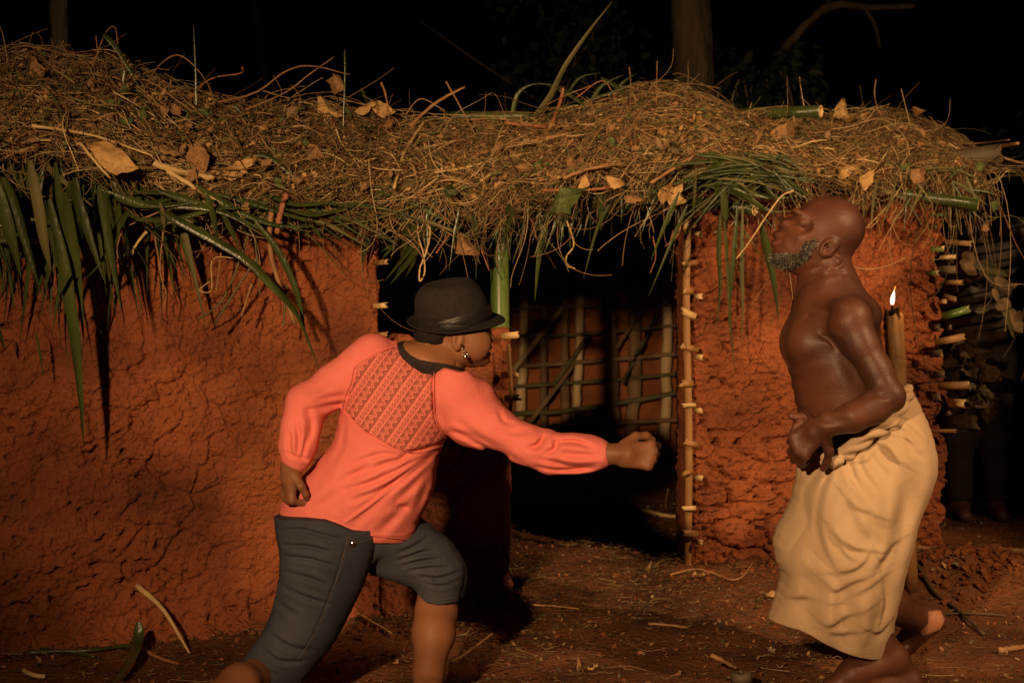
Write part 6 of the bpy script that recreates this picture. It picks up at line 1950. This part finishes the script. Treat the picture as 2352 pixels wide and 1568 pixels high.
for dx in (-40, 42):
    x = 2245 + dx
    a = W(x, 830, SPY); b = W(x - 4, 1010, SPY); c = W(x, 1170, SPY)
    fp.chain([(a, .085), (b, .058), (c, .04)], .03)
    c[2] = .05
    fp.cone(c, c + np.array([-.02, -.14, -.02]), .038, .028, .02)
    fp.cone(W(x, 1170, SPY), c, .04, .038, .02)
sb = obj('body', fp.mesh('body', 2), M['skin_far'], spc, True)
fsh = Field((1.72, 5.7, .55), (2.75, 6.6, 1.42), .009)
fsh.ell(W(2250, 590, SPY), (.18, .12, .125), .06); fsh.ell(W(2245, 700, SPY), (.155, .115, .21), .06)
fsh.chain([(W(2255, 545, SPY - .10), .068), (W(2300, 580, SPY - .2), .056), (W(2340, 530, SPY - .25), .046), (W(2375, 511, SPY - .25), .038)], .03)
fsh.chain([(W(2200, 560, SPY - .05), .068), (W(2192, 650, SPY - .12), .052)], .03)
fsh.ripple(.006, 12)
obj('striped_shirt', fsh.mesh('striped_shirt', 2), M['stripe'], spc, True)
ft = Field((1.72, 5.9, .05), (2.75, 6.5, .80), .009)
ft.ell(W(2245, 810, SPY), (.15, .115, .12), .05)
for dx in (-40, 42):
    ft.chain([(W(2245 + dx, 830, SPY), .093), (W(2241 + dx, 1010, SPY), .068), (W(2245 + dx, 1130, SPY), .06)], .03)
obj('trousers', ft.mesh('trousers', 2), M['black_knit'], spc, True)
# bundle of dry fronds held by the onlooker
bun = thing('frond_bundle', 'bundle of dry fronds and dead leaves held by the onlooker', 'bundle', W(2250, 640, SPY - .35))
for i, pts in enumerate([([(430, 515), (530, 620)]), ([(545, 620), (640, 710), (705, 765)]), ([(500, 580), (600, 610), (690, 650)]), ([(415, 560), (470, 610), (510, 640)]), ([(610, 660), (680, 710), (750, 690)]), ([(660, 690), (700, 755)]),
                         ([(640, 780), (690, 880), (715, 1000)]), ([(700, 840), (740, 930), (770, 970)]), ([(620, 830), (680, 800), (700, 790)]), ([(740, 850), (775, 900)]), ([(500, 850), (580, 840)]), ([(600, 720), (620, 780), (660, 800)])]):
    q = [W(*C10(*p), SPY - .38 - .01 * i) for p in pts]
    obj('frond', blade_mesh('frond', q, .045 if i < 9 else .03, 12, .3, (rng.normal(0, .4), -1, .3), rng.normal(0, .4)), M[['stick_dark', 'bamboo_dark', 'palm_dry', 'stick_dark'][i % 4]], bun, True)
pile = thing('leaf_pile', 'dim heap of large dead leaves beside the onlooker\'s legs', 'leaf pile', (1.93, 5.9, 0))
for i, (x, y, s) in enumerate([(420, 1050, .12), (460, 1110, .14), (420, 1200, .12), (470, 1180, .12), (550, 1180, .16), (540, 1120, .12), (560, 1300, .12), (400, 1140, .12), (500, 1010, .08), (520, 1260, .1), (450, 1290, .12), (420, 1360, .12), (490, 1370, .12), (560, 1420, .12), (460, 1450, .14), (530, 1480, .14)]):
    o = put_leaf('dead_leaf', W(*C10(x, y), 5.72), s, (rng.normal(0, .5), -1, .3), rng.uniform(0, 6), M['thatch_core' if i % 3 else 'bamboo_dark'], None, i)
    o.parent = pile
    o.matrix_parent_inverse = Matrix.Translation(-Vector(pile.location))


# ================================================================== TREES BEHIND
def tree(label, base_px, Y, top_px, r0, seed, lean=(0, 0), height=7.5, limbs=5, crownr=1.6, group=None, name='tree', bark='bark'):
    r = np.random.default_rng(seed)
    b = W(base_px, 640, Y); b[2] = float(ground_z(b[0], b[1])) - .05
    t = thing(name, label, 'tree', b, group)
    vis = W(top_px, 0, Y)
    slope = (vis[0] - b[0]) / (vis[2] - b[2])
    zs = np.linspace(0, height, 26)
    c = np.stack([b[0] + slope * zs + .05 * np.sin(zs * 1.3 + seed), b[1] + 0 * zs + .04 * np.sin(zs + 2), b[2] + zs], 1)
    rad = r0 * (1 - .06 * zs) * (1 + .35 * np.exp(-zs / .35)) * (1 + .04 * np.sin(zs * 5 + seed))
    sides = 16
    ang = np.arange(sides) * 2 * np.pi / sides
    V = []
    for i in range(26):
        f_ = 1 + .10 * np.sin(ang * 3 + .4 * zs[i] + seed) + .05 * np.sin(ang * 7 + 1.1 * zs[i])
        V.append(c[i] + rad[i] * f_[:, None] * np.stack([np.cos(ang), np.sin(ang), 0 * ang], 1))
    Q = [(i * sides + j, i * sides + (j + 1) % sides, (i + 1) * sides + (j + 1) % sides, (i + 1) * sides + j) for i in range(25) for j in range(sides)]
    trunk_ = obj('trunk', mesh_np('trunk', np.vstack(V), np.array(Q)), M[bark], t, True)
    tips = []
    for k in range(limbs):
        z0 = r.uniform(.55, .95) * height
        i = int(z0 / height * 25)
        a = r.uniform(0, 6.28)
        d = np.array([math.cos(a), math.sin(a), r.uniform(.3, .9)])
        l = r.uniform(1., 2.)
        q = [c[i], c[i] + d * l * .5 + np.array([0, 0, -.05]), c[i] + d * l]
        obj('limb', stick_mesh('limb', q, rad[i] * .5, rad[i] * .16, 8, 10, .1), M['bark'], trunk_, True)
        tips += [q[1], q[2]]
    tips.append(c[-1])
    tips = np.array(tips)

    def crown_pts(n):
        k = r.integers(0, len(tips), n)
        v = r.normal(size=(n, 3)); v /= np.linalg.norm(v, axis=1, keepdims=True)
        p = tips[k] + v * (r.random((n, 1)) ** .5) * crownr * .5
        return p, v
    o = chips(1400, crown_pts, .10, .22, 'crown', t, [M['leafdark']], seed)
    return t


tree('thick tree trunk rising behind the roof right of centre', 1622, 9.6, 1598, .16, 1)
tree('slender slanting tree trunk behind the roof at the left edge', 205, 7.6, 158, .050, 2, height=7, bark='bark_pale')
tree('very dim slanting trunk deep in the dark left of centre', 655, 20, 585, .10, 3, height=10)
t4 = tree('dim thin tree with a bare forked limb at the right', 1790, 12.0, 1790, .09, 4, height=2.6, limbs=0, crownr=.3)
for q, r in (([(1790, 190), (1788, 140), (1830, 80), (1890, 22)], .055), ([(1888, 24), (1930, 10), (2000, 18), (2100, 16)], .04), ([(1890, 24), (1905, 0), (1915, -80)], .03), ([(1985, 16), (2010, 60), (2022, 110)], .02)):
    obj('limb', stick_mesh('limb', [W(*p, 12.0) for p in q], r, r * .5, 8, 16, .15), M['bark'], [c for c in t4.children if c.name.startswith('trunk')][0], True)


def bush(label, px, py, Y, rx, rz, n, seed):
    r = np.random.default_rng(seed)
    c = W(px, py, Y)
    b = thing('bush', label, 'bush', (c[0], Y, 0))
    st = [obj('stem', stick_mesh('stem', [np.array([c[0] + r.normal() * .05, Y, -.02]), np.array([c[0] + r.normal() * rx * .4, Y, c[2] * .6]), np.array([c[0] + r.normal() * rx * .6, Y + r.normal() * .2, c[2] + rz * .5])], .02, .006, 6, 10), M['bark'], b, True) for i in range(7)]

    def pts(n_):
        v = r.normal(size=(n_, 3)); v /= np.linalg.norm(v, axis=1, keepdims=True)
        u = r.random((n_, 1)) ** .4
        p = c + v * u * np.array([rx, rx * .7, rz]) * (1 + .3 * np.sin(v[:, :1] * 7 + seed))
        return p, v
    chips(n, pts, .05, .13, 'foliage', b, [M['leafdark']], seed)


bush('dark bush behind the roof right of the thick trunk', 1760, 250, 9.8, .55, .38, 900, 5)
bush('dark bush deep behind the middle of the roof', 1330, 170, 12.5, .9, .9, 900, 6)
bush('dark undergrowth behind the onlooker at the right edge', 2300, 640, 9.5, .9, 1.0, 900, 7)

print('tris', sum(len(o.data.polygons) for o in scene.objects if o.type == 'MESH') * 2)
